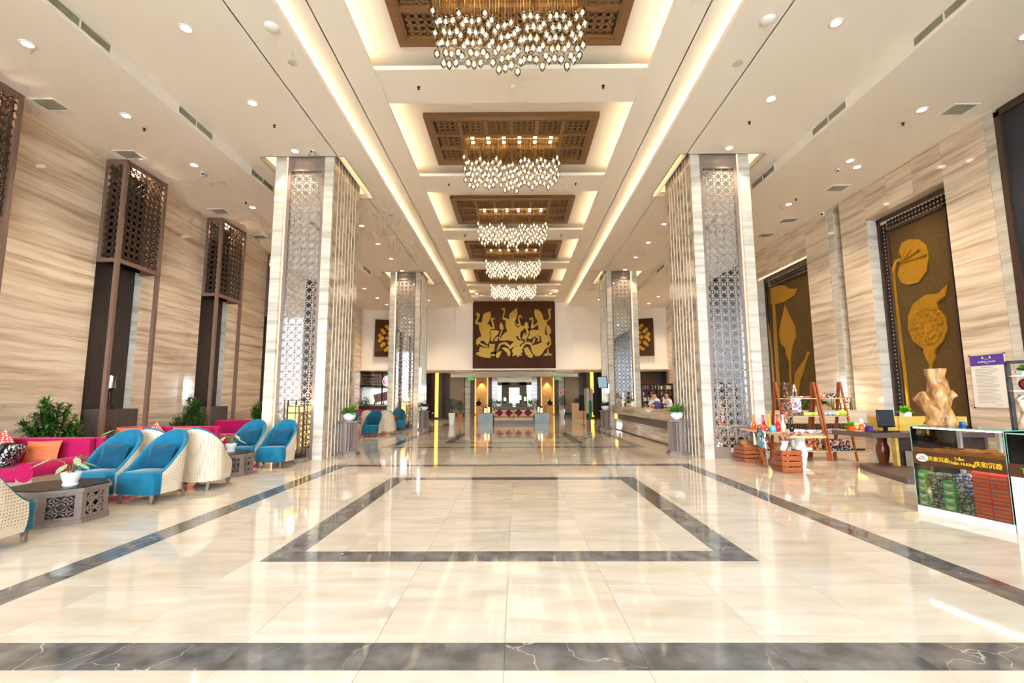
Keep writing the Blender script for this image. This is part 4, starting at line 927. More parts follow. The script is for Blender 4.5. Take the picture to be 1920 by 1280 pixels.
# ---------------------------------------------------------------- lounge furniture
def make_chair():
    t = thing('tub_armchair', '', 'armchair', group='teal velvet tub armchairs')
    rim = []
    def hz(x): return .70 + .30 * math.sqrt(max(0, 1 - (x / .33) ** 2))
    n = 12
    pts = [(-.325, -.23 + .28 * i / 5, .43 + .27 * (i / 5) ** 1.3) for i in range(5)]
    for i in range(n + 1):
        a = -pi / 2 + pi * i / n; x = .33 * sin(a); pts.append((x, .05 + .30 * cos(a), hz(x) if abs(x) < .329 else .70))
    pts += [(.325, -.23 + .28 * i / 5, .43 + .27 * (i / 5) ** 1.3) for i in range(4, -1, -1)]
    N = len(pts)
    def row(scale, zf, lean): return [(x * scale(z, h), y * scale(z, h) + lean * (z - .4), z) for (x, y, h) in pts for z in [zf(h)]]
    K = 5; grid = []
    for k in range(K + 1):
        f = k / K; grid.append([(x * (.96 + .04 * f ** .7 + .04 * sin(pi * f)), y * (.97 + .03 * f ** .7 + .03 * sin(pi * f)) + (.10 * max(0, (.13 + (h - .13) * f) - .4)), .13 + (h - .13) * f) for x, y, h in pts])
    m = MB(); vs = sum(grid, []); fs = [(k * N + i, k * N + i + 1, (k + 1) * N + i + 1, (k + 1) * N + i) for k in range(K) for i in range(N - 1)]
    m.add(vs, fs, True); m.build('back_shell', 'chair_back_fabric', t, fix=False)
    # velvet inner face with its rolled rim
    g2 = [grid[-1]]
    for off, dz in ((.99, .018), (.94, .026), (.88, .018), (.85, -.005)): g2.append([(x * off, y * (off if y > 0 else 1) + .0, z + dz) for (x, y, z) in grid[-1]])
    for f in (.75, .5, .25, 0): g2.append([(x * (.80 + .05 * f), (y * (.80 + .05 * f) if y > 0 else y) + (.06 * max(0, z - .4) * f), .38 + (z - .38) * f) for (x, y, z) in grid[-1]])
    vs = sum(g2, []); fs = [(k * N + i, k * N + i + 1, (k + 1) * N + i + 1, (k + 1) * N + i) for k in range(len(g2) - 1) for i in range(N - 1)]
    m = MB().add(vs, fs, True)
    # closing faces of the two arm fronts
    for e in (0, N - 1): m.add([g[e] for g in grid] + [g[e] for g in g2[1:]], [tuple(range(len(grid) + len(g2) - 1))])
    m.build('inner_back', 'velvet_teal', t, fix=False)
    MB().rbox((0, -.14, .27), (.60, .42, .29), .025, 2).build('seat', 'velvet_teal', t)
    MB().rbox((0, -.06, .415), (.55, .56, .05), .022, 2).build('seat_pad', 'velvet_teal', t)
    prof = [(.016, 0), (.021, .006)]
    for k in range(6): prof += [(.020 + .0025 * k, .012 + k * .02), (.026 + .0025 * k, .018 + k * .02), (.020 + .0025 * k, .026 + k * .02)]
    prof += [(.036, .14)]
    leg = MB().lathe((0, 0, 0), prof, 10).mesh('front_leg')
    for x in (-.25, .25): mk('front_leg', leg, 'wood_brown', t, (x, -.30, 0))
    for x in (-.2, .2): MB().beam((x * 1.12, .33, 0), (x, .24, .15), .04, .03).build('rear_leg', 'wood_greyed', t)
    return t
CHAIR = make_chair(); _first = [True]
def place_chair(x, y, rz, label, cushion=None):
    global CHAIR
    if _first[0]: CHAIR.location = (x, y, 0); CHAIR.rotation_euler = (0, 0, rz); CHAIR['label'] = label; _first[0] = False
    else: copy_tree(CHAIR, (x, y, 0), rz, label)
    if cushion:
        R = Rz(rz) @ Rx(-.34); p = Vector((x, y, 0)) + Rz(rz) @ Vector((0, .055, .635))
        o = MB().pillow((0, 0, 0), .44, .38, .14).build('velvet_cushion', 'velvet_teal_dark'); o.matrix_world = Matrix.Translation(p) @ R.to_4x4()
        tag(o, cushion, 'cushion', 'teal velvet cushions on the armchairs')
place_chair(-5.36, 7.33, -.12, 'teal armchair facing the camera right behind the near lattice table, right of a pair', 'teal velvet cushion on the right armchair of the near pair')
place_chair(-6.08, 7.33, -.06, 'teal armchair facing the camera behind the near lattice table, left of a pair', 'teal velvet cushion on the left armchair of the near pair')
place_chair(-5.27, 8.34, pi + .10, 'armchair seen from its cream patterned back, beside the middle lattice table')
place_chair(-6.02, 8.34, pi + .06, 'cream backed armchair mostly hidden behind the near teal pair')
place_chair(-5.24, 10.83, -.10, 'teal armchair in front of the near left column, right of a pair', 'teal velvet cushion on the armchair nearest the column lantern')
place_chair(-5.95, 10.83, -.06, 'teal armchair in front of the near left column, left of a pair', 'teal velvet cushion on the left armchair before the column')
place_chair(-5.33, 4.86, pi + .05, 'cream backed armchair cut by the left picture edge in the foreground')
place_chair(-5.62, 19.2, -.08, 'far teal armchair beyond the near left column, facing the camera', 'dark teal cushion on the far armchair beyond the column')
place_chair(-6.45, 18.9, -.05, 'far teal armchair half hidden behind the plant stand', 'teal cushion on the far armchair behind the plant stand')
place_chair(-5.35, 20.35, pi, 'far armchair showing its cream back beyond the near left column')
place_chair(-6.1, 20.35, pi, 'far cream backed armchair mostly hidden beside the far lattice table')
place_chair(-5.45, 22.7, 0.15, 'farthest teal armchair beside the small amber floor lantern')
tag(MB().ell((-5.55, 22.48, .60), .17, .12, .2).build('grey_cushion', 'stone_grey_dark'), 'dark grey round cushion on the farthest teal armchair', 'cushion')

def make_table():
    t = thing('lattice_coffee_table', '', 'table', group='octagonal lattice coffee tables')
    h, a = .46, .46 * math.tan(pi / 8); H = .43
    oc = lambda r: [(r / cos(pi / 8) * cos(pi / 8 + k * pi / 4), r / cos(pi / 8) * sin(pi / 8 + k * pi / 4)) for k in range(8)]
    fn = lambda u, v, w: (u, v, w)
    MB().prism(oc(h + .02), fn, 0, .05).build('plinth', 'wood_greyed', t); MB().prism(oc(h + .025), fn, H - .05, H - .012).build('top_rim', 'wood_greyed', t)
    MB().prism(oc(h), fn, H - .012, H).build('glass_top', 'plastic_black', t)
    MB().prism(oc(h - .09), fn, .05, H - .05).build('dark_core', 'wood_dark', t)
    latt = lattice(MB(), 2, 2, .125, .012, lambda u, v, w: (u - .125, -w, v), .13).mesh('lattice')
    fr = MB()
    for x0, x1, z0, z1 in ((-a, -.125, .05, H - .05), (.125, a, .05, H - .05), (-.125, .125, .05, .09), (-.125, .125, .34, H - .05)): fr.box(x0, -.006, z0, x1, .012, z1)
    frm = fr.mesh('side_panel')
    for k in range(8):
        ang = k * pi / 4; d = Vector((sin(ang), -cos(ang), 0))
        o = mk('side_panel', frm, 'wood_greyed', t, d * (h - .006)); o.rotation_euler = (0, 0, ang)
        l = mk('lattice', latt, 'wood_greyed', o, (0, 0, .09)); l['kind'] = 'stuff'
    return t
TB = make_table(); TB.location = (-5.68, 6.15, 0); TB['label'] = 'octagonal lattice coffee table in the left foreground with a potted plant'
copy_tree(TB, (-5.72, 9.68, 0), 0, 'octagonal lattice coffee table between the two armchair groups')
copy_tree(TB, (-8.35, 10.35, 0), 0, 'octagonal lattice coffee table between the magenta sofas')
copy_tree(TB, (-6.35, 18.0, 0), 0, 'far octagonal lattice table behind the left plant stand')

def make_sofa():
    t = thing('magenta_sofa', '', 'sofa', group='magenta sofas set back to back')
    w = 1.16
    MB().rbox((0, .56, .44), (2 * w, .13, .74), .03, 3).build('backrest', 'velvet_magenta', t)
    MB().rbox((0, .03, .305), (2 * w - .56, .94, .19), .05, 3).build('seat_cushion', 'velvet_magenta', t)
    MB().box(-w + .02, -.44, .08, w - .02, .49, .21).build('base', 'base_taupe', t)
    for s in (-1, 1):
        x = s * (w - .15); MB().box(x - .13, -.44, .21, x + .13, .49, .30).build('arm_base', 'base_taupe', t)
        a = MB().cyl((x, -.45, .36), (x, .50, .36), .15, n=20).build('roll_arm', 'velvet_magenta', t)
        MB().cyl((x, -.465, .36), (x, -.45, .36), .095, .11, n=20).build('roll_end_disc', 'velvet_magenta', a)
        for y in (-.36, .42): MB().cyl((x, y, 0), (x, y, .08), .03, n=8).build('foot', 'wood_brown', t)
    return t
SF = make_sofa()
rows = [(8.0, -8.60, 'nearest'), (11.5, -8.70, 'middle'), (15.0, -8.48, 'far')]
for k, (y, x, nm) in enumerate(rows):
    lab = 'magenta sofa facing the camera, %s of the three rows on the left' % nm
    if k == 0: SF.location = (x, y, 0); SF['label'] = lab
    else: copy_tree(SF, (x, y, 0), 0, lab)
    copy_tree(SF, (x + .1, y + 1.27, 0), pi, 'magenta sofa facing away, back to back with the %s row sofa' % nm)
def cushion(name, loc, w, h, th, R, mat, label, cat='cushion', group=None):
    o = MB().pillow((0, 0, 0), w, h, th).build(name, mat); o.matrix_world = Matrix.Translation(loc) @ R.to_4x4(); return tag(o, label, cat, group)
cushion('patterned_cushion', (-8.66, 8.16, .69), .44, .44, .15, Rx(-.25) @ Ry(.72), 'cushion_red_white', 'red and white patterned cushion standing on its corner, nearest magenta sofa')
cushion('orange_cushion', (-8.07, 8.30, .60), .60, .38, .16, Rx(-.22) @ Ry(-.03), 'cushion_orange', 'orange ribbed cushion on the nearest magenta sofa')
cushion('orange_cushion', (-9.3, 8.36, .60), .52, .38, .16, Rx(-.22), 'cushion_orange', 'orange cushion cut by the left picture edge', )
cushion('orange_cushion', (-9.45, 11.82, .61), .66, .40, .15, Rx(-.2), 'cushion_orange', 'orange cushion at the left end of the middle row sofa')
cushion('patterned_cushion', (-8.78, 11.80, .68), .38, .38, .15, Rx(-.2) @ Ry(.78), 'cushion_red_white', 'red patterned cushion standing on its corner, middle row sofa')
cushion('orange_cushion', (-8.05, 11.82, .61), .66, .40, .15, Rx(-.2), 'cushion_orange', 'orange cushion at the right end of the middle row sofa')
def backpack():
    t = thing('black_bag', 'black bag with white lettered strap lying on the nearest magenta sofa', 'bag', (-8.34, 7.74, .40), .25)
    MB().rbox((-.16, 0, .12), (.62, .30, .24), .09, 3, Ry(-.12)).build('body', 'leather_black', t)
    MB().rbox((.26, .02, .20), (.13, .34, .36), .05, 2, Ry(.45)).build('printed_flap', 'cloth_black_white', t); MB().rbox((.14, .03, .26), (.10, .30, .30), .04, 2, Ry(.55)).build('strap', 'leather_black', t)
backpack()

def alocasia(x, y, z, label, seed, s=1.0):
    rnd = random.Random(seed)
    t = thing('potted_alocasia', label, 'potted plant', (x, y, z), 0)
    MB().lathe((0, 0, 0), [(.070, 0), (.080, .012), (.083, .03), (.072, .04), (.074, .05), (.092, .10), (.104, .15), (.104, .17), (.092, .172), (.086, .15), (.0005, .148)], 20).build('pot', 'ceramic_white', t)
    MB().cyl((0, 0, .140), (0, 0, .150), .084, n=16).build('soil', 'soil', t)
    for k in range(8):
        a = 2 * pi * k / 8 + rnd.uniform(-.4, .4); L = rnd.uniform(.10, .30) * s; hgt = rnd.uniform(.08, .24) * s
        tip = (cos(a) * L * .75, sin(a) * L * .75, .15 + hgt)
        st = MB().tube([(cos(a) * .02, sin(a) * .02, .14), (cos(a) * L * .3, sin(a) * L * .3, .15 + hgt * .7), tip], [.008, .006, .004], 5).build('stem', 'stem_green', t)
        MB().leaf(tip, (cos(a), sin(a), -.25), .20 * s, .09 * s, .25, fold=.12).build('leaf', 'leaf_vein', t, fix=False)
    return t
alocasia(-5.44, 6.02, .43, 'veined leafy plant in a white pot on the near lattice table', 4)
alocasia(-5.67, 9.75, .43, 'veined leafy plant in a white pot on the middle lattice table', 9)
alocasia(-8.4, 10.3, .43, 'small leafy plant behind the nearest magenta sofa', 12, 1.3)

def shrub(x, y, label, seed, h=1.66, spread=.72, n=900, group='evergreen shrubs along the left wall'):
    rnd = random.Random(seed); t = thing('evergreen_shrub', label, 'plant', (x, y, 0), 0, group)
    MB().lathe((0, 0, 0), [(.20, 0), (.24, .40), (.22, .40), (.0005, .36)], 18).build('planter', 'stone_grey_dark', t)
    m = MB(); st = MB()
    tips = []
    for k in range(26):
        a = rnd.uniform(0, 2 * pi); r = spread * rnd.uniform(.15, 1); top = .72 + (h - .72) * (1 - (r / spread) ** 1.6) * rnd.uniform(.75, 1.02)
        rx = r * cos(a) * .5; ry = r * sin(a); st.tube([(rx * .1, ry * .1, .36), (rx * .6, ry * .6, top * .6), (rx, ry, top)], [.014, .010, .005], 5)
        for j in range(n // 26):
            f = rnd.uniform(.45, 1.0) ** .8; px, py, pz = rx * f, ry * f, .36 + (top - .36) * f; b = rnd.uniform(0, 2 * pi); e = rnd.uniform(-.25, .75) + (.35 if f > .9 else 0)
            m.leaf((px, py, pz), (cos(b) * cos(e), sin(b) * cos(e), sin(e)), rnd.uniform(.14, .25), rnd.uniform(.034, .056), rnd.uniform(.1, .5))
    st.build('stem', 'bark', t, fix=False); m.build('foliage', 'leaf_dark', t, fix=False)['kind'] = 'stuff'
shrub(-9.78, 10.18, 'tall evergreen shrub between the first and second lantern towers', 1, 1.70, .70, 1900)
shrub(-9.78, 14.55, 'tall evergreen shrub between the second and third lantern towers', 2, 1.60, .68, 1500)
shrub(-9.78, 18.45, 'evergreen shrub between the third and fourth lantern towers', 3, 1.48, .62, 1200)
shrub(-9.78, 22.6, 'evergreen shrub far along the left wall behind the column', 5, 1.4, .65, 500)

# ---------------------------------------------------------------- plant stands and floor lanterns
def plant_stand():
    t = thing('plant_stand', '', 'plant stand', group='lattice plant stands at the column sides')
    def ngon(r, n=6, off=0): return [(r * cos(off + 2 * pi * k / n), r * sin(off + 2 * pi * k / n)) for k in range(n)]
    fn = lambda u, v, w: (u, v, w); off = pi / 6
    MB().prism(ngon(.30, 6, off), fn, .86, .90).build('top_plate', 'wood_greyed', t)
    MB().prism(ngon(.31, 6, off), fn, 0, .05).prism(ngon(.27, 6, off), fn, .05, .10).build('foot', 'wood_greyed', t)
    MB().prism(ngon(.15, 6, off), fn, .10, .86).build('core', 'wood_dark', t)
    for k in range(6):
        a = off + 2 * pi * k / 6; d = Vector((cos(a), sin(a), 0)); MB().beam(d * .20 + Vector((0, 0, .10)), d * .21 + Vector((0, 0, .86)), .05, .06, up=d).build('corner_post', 'wood_greyed', t)
    latt = lattice(MB(), 2, 13, .05, .008, lambda u, v, w: (u - .05, -w, v), .16).mesh('lattice'); side = MB().box(-.085, -.004, .10, -.05, .008, .86).box(.05, -.004, .10, .085, .008, .86).box(-.05, -.004, .10, .05, .008, .19).mesh('side_panel')
    for k in range(6):
        a = 2 * pi * k / 6; d = Vector((sin(a), -cos(a), 0)); o = mk('side_panel', side, 'wood_greyed', t, d * .172); o.rotation_euler = (0, 0, a); l = mk('lattice', latt, 'wood_greyed', o, (0, 0, .20)); l['kind'] = 'stuff'
    return t
PS = plant_stand()
for k, (x, y, lab) in enumerate(((-4.40, 12.95, 'brown lattice plant stand against the near left column'), (4.38, 12.92, 'brown lattice plant stand against the near right column'), (-4.30, 22.95, 'brown lattice plant stand by the far left column'), (4.36, 22.95, 'brown lattice plant stand by the far right column'))):
    if k == 0: PS.location = (x, y, 0); PS['label'] = lab
    else: copy_tree(PS, (x, y, 0), 0, lab)
def bowl_plant(x, y, z, label, seed, mat, n, L, w, up, r=.17, red=False):
    rnd = random.Random(seed); t = thing('bowl_plant', label, 'potted plant', (x, y, z))
    MB().lathe((0, 0, 0), [(.07, 0), (.09, .012), (.14, .05), (r, .12), (r * .98, .17), (r * .86, .21), (r * .80, .21), (r * .85, .16), (.0005, .15)], 20).build('bowl', 'ceramic_white', t)
    m = MB()
    for k in range(n):
        a = rnd.uniform(0, 2 * pi); e = rnd.uniform(up[0], up[1]); l = L * rnd.uniform(.6, 1.1)
        m.leaf((cos(a) * .06, sin(a) * .06, .17 + rnd.uniform(0, .1)), (cos(a) * cos(e), sin(a) * cos(e), sin(e)), l, w * rnd.uniform(.7, 1.2), rnd.uniform(.2, .7), fold=.1)
    m.build('foliage', mat, t, fix=False)['kind'] = 'stuff'
    if red:
        m = MB()
        for k in range(14): a = rnd.uniform(0, 6.28); m.leaf((0, 0, .22), (cos(a), sin(a), .9), .16, .05, .2)
        m.build('red_bracts', 'cushion_wine', t, fix=False)['kind'] = 'stuff'
bowl_plant(-4.40, 12.95, .90, 'broad leafed plant in a white bowl on the near left stand', 3, 'leaf_mid', 70, .30, .10, (.15, 1.2))
bowl_plant(4.38, 12.92, .90, 'fern like plant in a white bowl on the near right stand', 5, 'leaf_mid', 110, .36, .055, (.1, 1.2))
bowl_plant(-4.30, 22.95, .90, 'dark plant in a white bowl on the far left stand', 6, 'leaf_deep', 70, .34, .07, (.2, 1.1), .2, True)
bowl_plant(4.36, 22.95, .90, 'dark plant in a white bowl on the far right stand', 8, 'leaf_deep', 70, .34, .07, (.2, 1.1), .2, True)
def floor_lantern():
    t = thing('floor_lantern', '', 'floor lantern', group='amber floor lanterns')
    ng = lambda r: [(r * cos(pi / 8 + k * pi / 4), r * sin(pi / 8 + k * pi / 4)) for k in range(8)]; fn = lambda u, v, w: (u, v, w)
    MB().prism(ng(.33), fn, 0, .10).build('base', 'wood_greyed', t)
    m = MB(); r = .25
    for k in range(8):
        a = pi / 8 + k * pi / 4; p = (r * cos(a), r * sin(a)); q = (r * cos(a + pi / 4), r * sin(a + pi / 4))
        m.cyl((*p, .10), (*p, 1.46), .011, n=6); m.cyl((*p, 1.46), (*q, 1.46), .009, n=6); m.cyl((*p, .14), (*q, .14), .009, n=6)
    m.build('metal_cage', 'black_metal', t, fix=False)
    b = .135
    MB().box(-b, -b, .30, b, b, 1.30).build('amber_shade', 'panel_amber', t)
    m = MB()
    for sx in (-1, 1):
        for sy in (-1, 1): m.box(sx * b - .018, sy * b - .018, .22, sx * b + .018, sy * b + .018, 1.33)
    for z0, z1 in ((.22, .30), (1.14, 1.17), (1.30, 1.33)): m.box(-b - .012, -b - .012, z0, b + .012, b + .012, z1)
    m.build('shade_frame', 'wood_brown', t)
    lt = lattice(MB(), 2, 7, .13, .01, lambda u, v, w: (u - .13, -w, v), .12).mesh('lattice')
    for a in (pi / 2, -pi / 2, pi): d = Vector((sin(a), -cos(a), 0)) * (b + .005); l = mk('lattice', lt, 'wood_brown', t, d + Vector((0, 0, .26))); l.rotation_euler = (0, 0, a); l['kind'] = 'stuff'
    lamp('POINT', 'lantern_bulb', (0, 0, 1.42), 8, WARM2, t, radius=.06)
    return t
FLN = floor_lantern()
for k, (x, y, lab) in enumerate(((-5.22, 11.56, 'amber floor lantern in a black cage beside the near left column'), (-5.30, 23.2, 'amber floor lantern in a black cage beside the far left column'), (9.75, 14.3, 'amber floor lantern behind the wooden ladder shelves on the right'))):
    if k == 0: FLN.location = (x, y, 0); FLN['label'] = lab
    else: copy_tree(FLN, (x, y, 0), 0, lab)
# ---------------------------------------------------------------- souvenir corner on the right
def showcase():
    rz = math.atan2(-1.01, .21); W, D, H = 1.032, .78, 1.10
    t = thing('glass_showcase', 'glass showcase with brown sign band and white base, right foreground', 'showcase', (5.30, 6.44, 0), rz)
    MB().box(0, 0, 0, W, D, .095).build('base', 'plastic_white', t)
    for n, b in dict(front=(.0, .0, .095, W, .006, H), left=(0, .006, .095, .006, D, H), right=(W - .006, .006, .095, W, D, H), top=(0, 0, H, W, D, H + .008)).items(): MB().box(*b).build('glass_pane', 'glass_case', t)
    m = MB().box(-.001, -.002, H + .001, W + .001, .006, H + .009).box(-.001, 0, H - .001, .005, D, H + .009).box(W - .005, 0, H, W + .001, D, H + .009)
    for x, y in ((0, 0), (W, 0), (0, D), (W, D)): m.box(x - .002, y - .002, .095, x + .002, y + .002, H)
    m.build('glass_edge', 'glass_edge', t)
    MB().box(.01, -.012, .625, W - .005, -.001, .785).build('sign_band', 'sign_brown', t)
    m = MB()
    for x in (.02, W / 2 - .05, W - .06): m.box(x, D - .05, .095, x + .04, D - .01, H)
    m.build('rear_post', 'plastic_white', t)
    MB().box(.012, .012, .78, W - .012, D - .06, .795).build('shelf', 'amber_chips', t); MB().box(.012, .008, .785, W - .012, .03, .832).build('amber_lip', 'amber_chips', t)
    MB().box(.03, .010, H - .018, W - .03, .022, H - .006).build('case_led_and_fill_strip', 'case_led_and_fill', t); MB().box(.03, .007, .632, W - .03, .017, .648).build('case_led_and_fill_strip', 'case_led_and_fill', t)  # the lower strip is an added fill, hidden behind the band to brighten the boxes
    # sign: white oval and yellow lettering
    MB().prism([(.13 + .075 * cos(a * pi / 12), .71 + .05 * sin(a * pi / 12)) for a in range(24)], lambda u, v, w: (u, -.012 - w, v), 0, .003).build('oval_badge', 'paper_white', t)
    M = lambda x, z: frameM((x, -.0135, z), (1, 0, 0), (0, 0, 1))
    text('badge_lettering', 'Trầm', .035, 'text_brown', t, frameM((.13, -.016, .722), (1, 0, 0), (0, 0, 1))); text('badge_lettering', 'Thiên Hương', .022, 'text_brown', t, frameM((.13, -.016, .695), (1, 0, 0), (0, 0, 1)))
    text('sign_lettering', '天香沉香', .062, 'text_yellow', t, M(.325, .705), bold=True)
    text('sign_lettering', 'Trầm', .048, 'text_yellow', t, M(.56, .738), bold=True); text('sign_lettering', 'Thiên Hương', .052, 'text_yellow', t, M(.58, .688), bold=True)
    text('sign_lettering', '庆和沉香', .070, 'text_yellow', t, M(.855, .702), bold=True)
    loc = Matrix.Translation((5.30, 6.44, 0)) @ Rz(rz).to_4x4()
    def put(o, x, y, z): o.matrix_world = loc @ Matrix.Translation((x, y, z)); return o
    # chips of fragrant wood on the shelf
    rnd = random.Random(11)
    for k in range(26):
        o = MB().obox((0, 0, 0), (rnd.uniform(.06, .16), rnd.uniform(.02, .05), rnd.uniform(.012, .03)), Rz(rnd.uniform(-1.5, 1.5))).build('wood_chip', rnd.choice(['chips_brown', 'amber_chips', 'amber_chips']))
        tag(put(o, rnd.uniform(.12, W - .12), rnd.uniform(.1, D - .2), .797 + .0005 * k + .012), 'piece of fragrant wood on the amber showcase shelf', 'wood piece', 'fragrant wood pieces in the showcase')
    # green packets
    for c, (x0, x1, nm) in enumerate(((.02, .125, 'left'), (.32, .45, 'middle'))):
        n = 5 if c == 0 else 4
        for k in range(n):
            b = thing('green_packet', 'green packet with white swirl, %s from the bottom of the %s green stack' % (ORD[k], nm), 'packet', (0, 0, 0), 0, 'green packets in the showcase')
            w = x1 - x0; MB().box(0, 0, 0, w, .10, .088).build('packet_body', 'box_green', b)
            sw = [(.012 + (w - .024) * q / 8, .045 - .018 * sin(pi * q / 8)) for q in range(9)] + [(.012 + (w - .024) * q / 8, .06 - .005 * sin(pi * q / 8)) for q in range(8, -1, -1)]
            MB().prism(sw, lambda u, v, ww: (u, -ww, v), .0, .0015).build('white_swirl', 'ink_white', b); MB().box(.02, -.0015, .018, w - .02, 0, .026).build('white_line', 'ink_white', b)
            MB().cyl((w * .8, -.0015, .012), (w * .8, 0, .012), .008, n=10).build('orange_dot', 'text_yellow', b)
            b.matrix_world = loc @ Matrix.Translation((x0, .02, .096 + k * .0885))
    # wrapped bundles
    for c, (x0, x1, mat, nm, n) in enumerate(((.13, .31, 'wrap_dark', 'dark green', 12), (.455, .645, 'wrap_blue', 'blue and white', 13))):
        for k in range(n):
            o = MB().rbox((0, 0, 0), (x1 - x0, .20, .034), .012, 2, Rz(rnd.uniform(-.06, .06))).build('wrapped_bundle', mat if (c == 0 or k > 6) else 'wrap_dark')
            tag(put(o, (x0 + x1) / 2, .14, .114 + k * .0355), '%s wrapped bundle, %s layer of its stack in the showcase' % (nm, ORD[k] if k < 12 else 'topmost'), 'bundle', 'wrapped bundles in the showcase')
    # red boxes
    for r in range(11):
        for c in range(2):
            b = thing('red_box', 'red box with orange stripe, %s row from the bottom, %s column, in the showcase' % (ORD[r], ('left', 'right')[c]), 'box', (0, 0, 0), 0, 'red boxes in the showcase')
            w = .178; MB().box(0, 0, 0, w - .002, .24, .0435).build('box_body', 'box_red', b); MB().box(.008, -.0012, .008, w - .012, 0, .034).build('orange_stripe', 'box_red_line', b)
            xs = .02 if (r * 2 + c) % 3 else .11; MB().box(xs, -.002, .013, xs + .04, -.001, .030).build('grey_mark', 'ink_grey', b)
            b.matrix_world = loc @ Matrix.Translation((.655 + c * w, .02, .096 + r * .0445))
    for k, x in enumerate((.66, .84)):
        o = MB().box(0, 0, 0, .175, .24, .03).build('red_lid_box', 'box_red'); tag(put(o, x, .02, .587), 'plain red box on top of the %s column of red boxes' % ('left', 'right')[k], 'box')
    return loc
pmat('text_brown', '#8a6a5a', 0.6); emat('case_led_and_fill', (1.0, .90, .76), 9.0)
SHOW = showcase()
def stump():
    t = thing('tree_root_sculpture', 'polished tree stump sculpture with side branches on the glass showcase', 'sculpture', (5.84, 6.60, 1.109))
    rnd = random.Random(2)
    def limb(path, rad, n=28):
        P0_ = [Vector(p) for p in path]; vs = []; P = []; rr = []
        for a, b, ra, rb in zip(P0_, P0_[1:], rad, rad[1:]):
            for q in range(5): P.append(a.lerp(b, q / 5)); rr.append(ra + (rb - ra) * q / 5)
        P.append(P0_[-1]); rr.append(rad[-1]); rad = rr
        for k, p in enumerate(P):
            d = (P[min(k + 1, len(P) - 1)] - P[max(0, k - 1)]).normalized(); a = d.cross(Vector((0, 1, .1))).normalized(); b = d.cross(a)
            for i in range(n):
                th = 2 * pi * i / n; r = rad[k] * (1 + .10 * sin(3 * th + k * .25) + .05 * sin(7 * th + k * .5) + .28 * noise.noise(Vector((cos(th) * 2.2, sin(th) * 2.2, p.z * 9)))); vs.append(p + a * r * cos(th) + b * r * sin(th))
        fs = [(k * n + i, k * n + (i + 1) % n, (k + 1) * n + (i + 1) % n, (k + 1) * n + i) for k in range(len(P) - 1) for i in range(n)]
        return MB().add(vs, fs, True).add(vs[-n:], [tuple(range(n))]).add(vs[:n], [tuple(range(n))[::-1]])
    limb([(0.0, 0, 0), (0, 0, .05), (.0, 0, .14), (.01, 0, .26), (.02, 0, .38), (.02, 0, .5), (.01, 0, .62), (.01, 0, .76)], [.175, .145, .13, .135, .13, .11, .10, .105]).build('trunk', 'wood_root', t)
    limb([(-.06, -.02, .10), (-.14, -.03, .20), (-.22, -.04, .30), (-.31, -.05, .37)], [.085, .075, .062, .058], 12).build('branch', 'wood_root', t)
    limb([(-.08, .03, .28), (-.13, .04, .36), (-.17, .05, .44)], [.06, .05, .045], 12).build('branch', 'wood_root', t)
    limb([(.08, -.03, .34), (.13, -.05, .39), (.18, -.07, .42)], [.07, .06, .055], 12).build('branch', 'wood_root', t)
    limb([(.05, -.08, .0), (.06, -.1, .06), (.04, -.09, .16)], [.10, .08, .05], 12).build('root_foot', 'wood_root', t)
stump()
tag(MB().rbox((0, 0, 0), (.05, .06, .05), .012, 2).build('blue_figurine', 'plastic_blue', None, (5.98, 6.42, 1.134)), 'tiny blue figurine at the foot of the tree stump sculpture', 'figurine')
def showcase2():
    t = thing('glass_showcase', 'second glass cabinet with white lower panel at the right picture edge', 'showcase', (5.514, 5.412, 0), math.atan2(-1.01, .21))
    MB().box(0, 0, 0, .9, .6, .62).build('white_body', 'plastic_white', t); MB().box(-.002, -.012, .62, .9, -.0, .76).build('sign_band', 'sign_brown', t)
    text('sign_lettering', 'Trầm', .08, 'box_green', t, frameM((.2, -.014, .69), (1, 0, 0), (0, 0, 1)))
    for b in ((0, 0, .62, .9, .006, 1.08), (0, .006, .62, .006, .6, 1.08), (0, 0, 1.08, .9, .6, 1.088)): MB().box(*b).build('glass_pane', 'glass_case', t)
    MB().box(-.002, -.003, 1.076, .9, .004, 1.09).box(-.003, 0, .62, .004, .005, 1.08).build('glass_edge', 'glass_edge', t)
showcase2()

def desk():
    t = thing('reception_table', 'dark wood desk with computer screen below the lotus panel, right', 'desk', (0, 0, 0))
    MB().prism([(7.24, 9.78), (9.9, 9.78), (9.9, 11.3), (8.2, 11.3), (7.09, 10.78)], lambda u, v, w: (u, v, w), .67, .77).build('desktop', 'wood_desk', t)
    MB().box(7.79, 9.90, .10, 7.85, 10.02, .67).build('yellow_edge', 'wood_yellow', t); MB().box(7.85, 9.97, .10, 9.6, 10.02, .67).build('modesty_panel', 'wood_dark', t)
    MB().box(9.6, 9.9, .10, 9.66, 11.2, .67).build('end_board', 'wood_desk', t)
    MB().prism([(7.05, 9.52), (6.80, 8.45), (7.5, 8.30), (9.66, 9.2), (9.66, 10.3), (7.3, 10.3)], lambda u, v, w: (u, v, w), 0, .10).build('plinth', 'wood_desk', t)
    MB().box(8.3, 10.40, .77, 9.75, 10.74, 1.06).build('yellow_upstand', 'wood_yellow', t); MB().box(7.9, 10.45, .77, 8.3, 10.74, 1.06).build('yellow_upstand', 'wood_yellow', t)
    return t
desk()
def baluster(x, y, h, mat, label, name='baluster_leg'):
    t = thing(name, label, 'pillar leg', (x, y, 0))
    MB().lathe((0, 0, 0), [(.17, 0), (.17, .02), (.10, .035), (.085, .07), (.10, .16), (.125, .30), (.115, .42), (.08, .52), (.095, .60), (.12, h)], 20).build('shaft', mat, t)
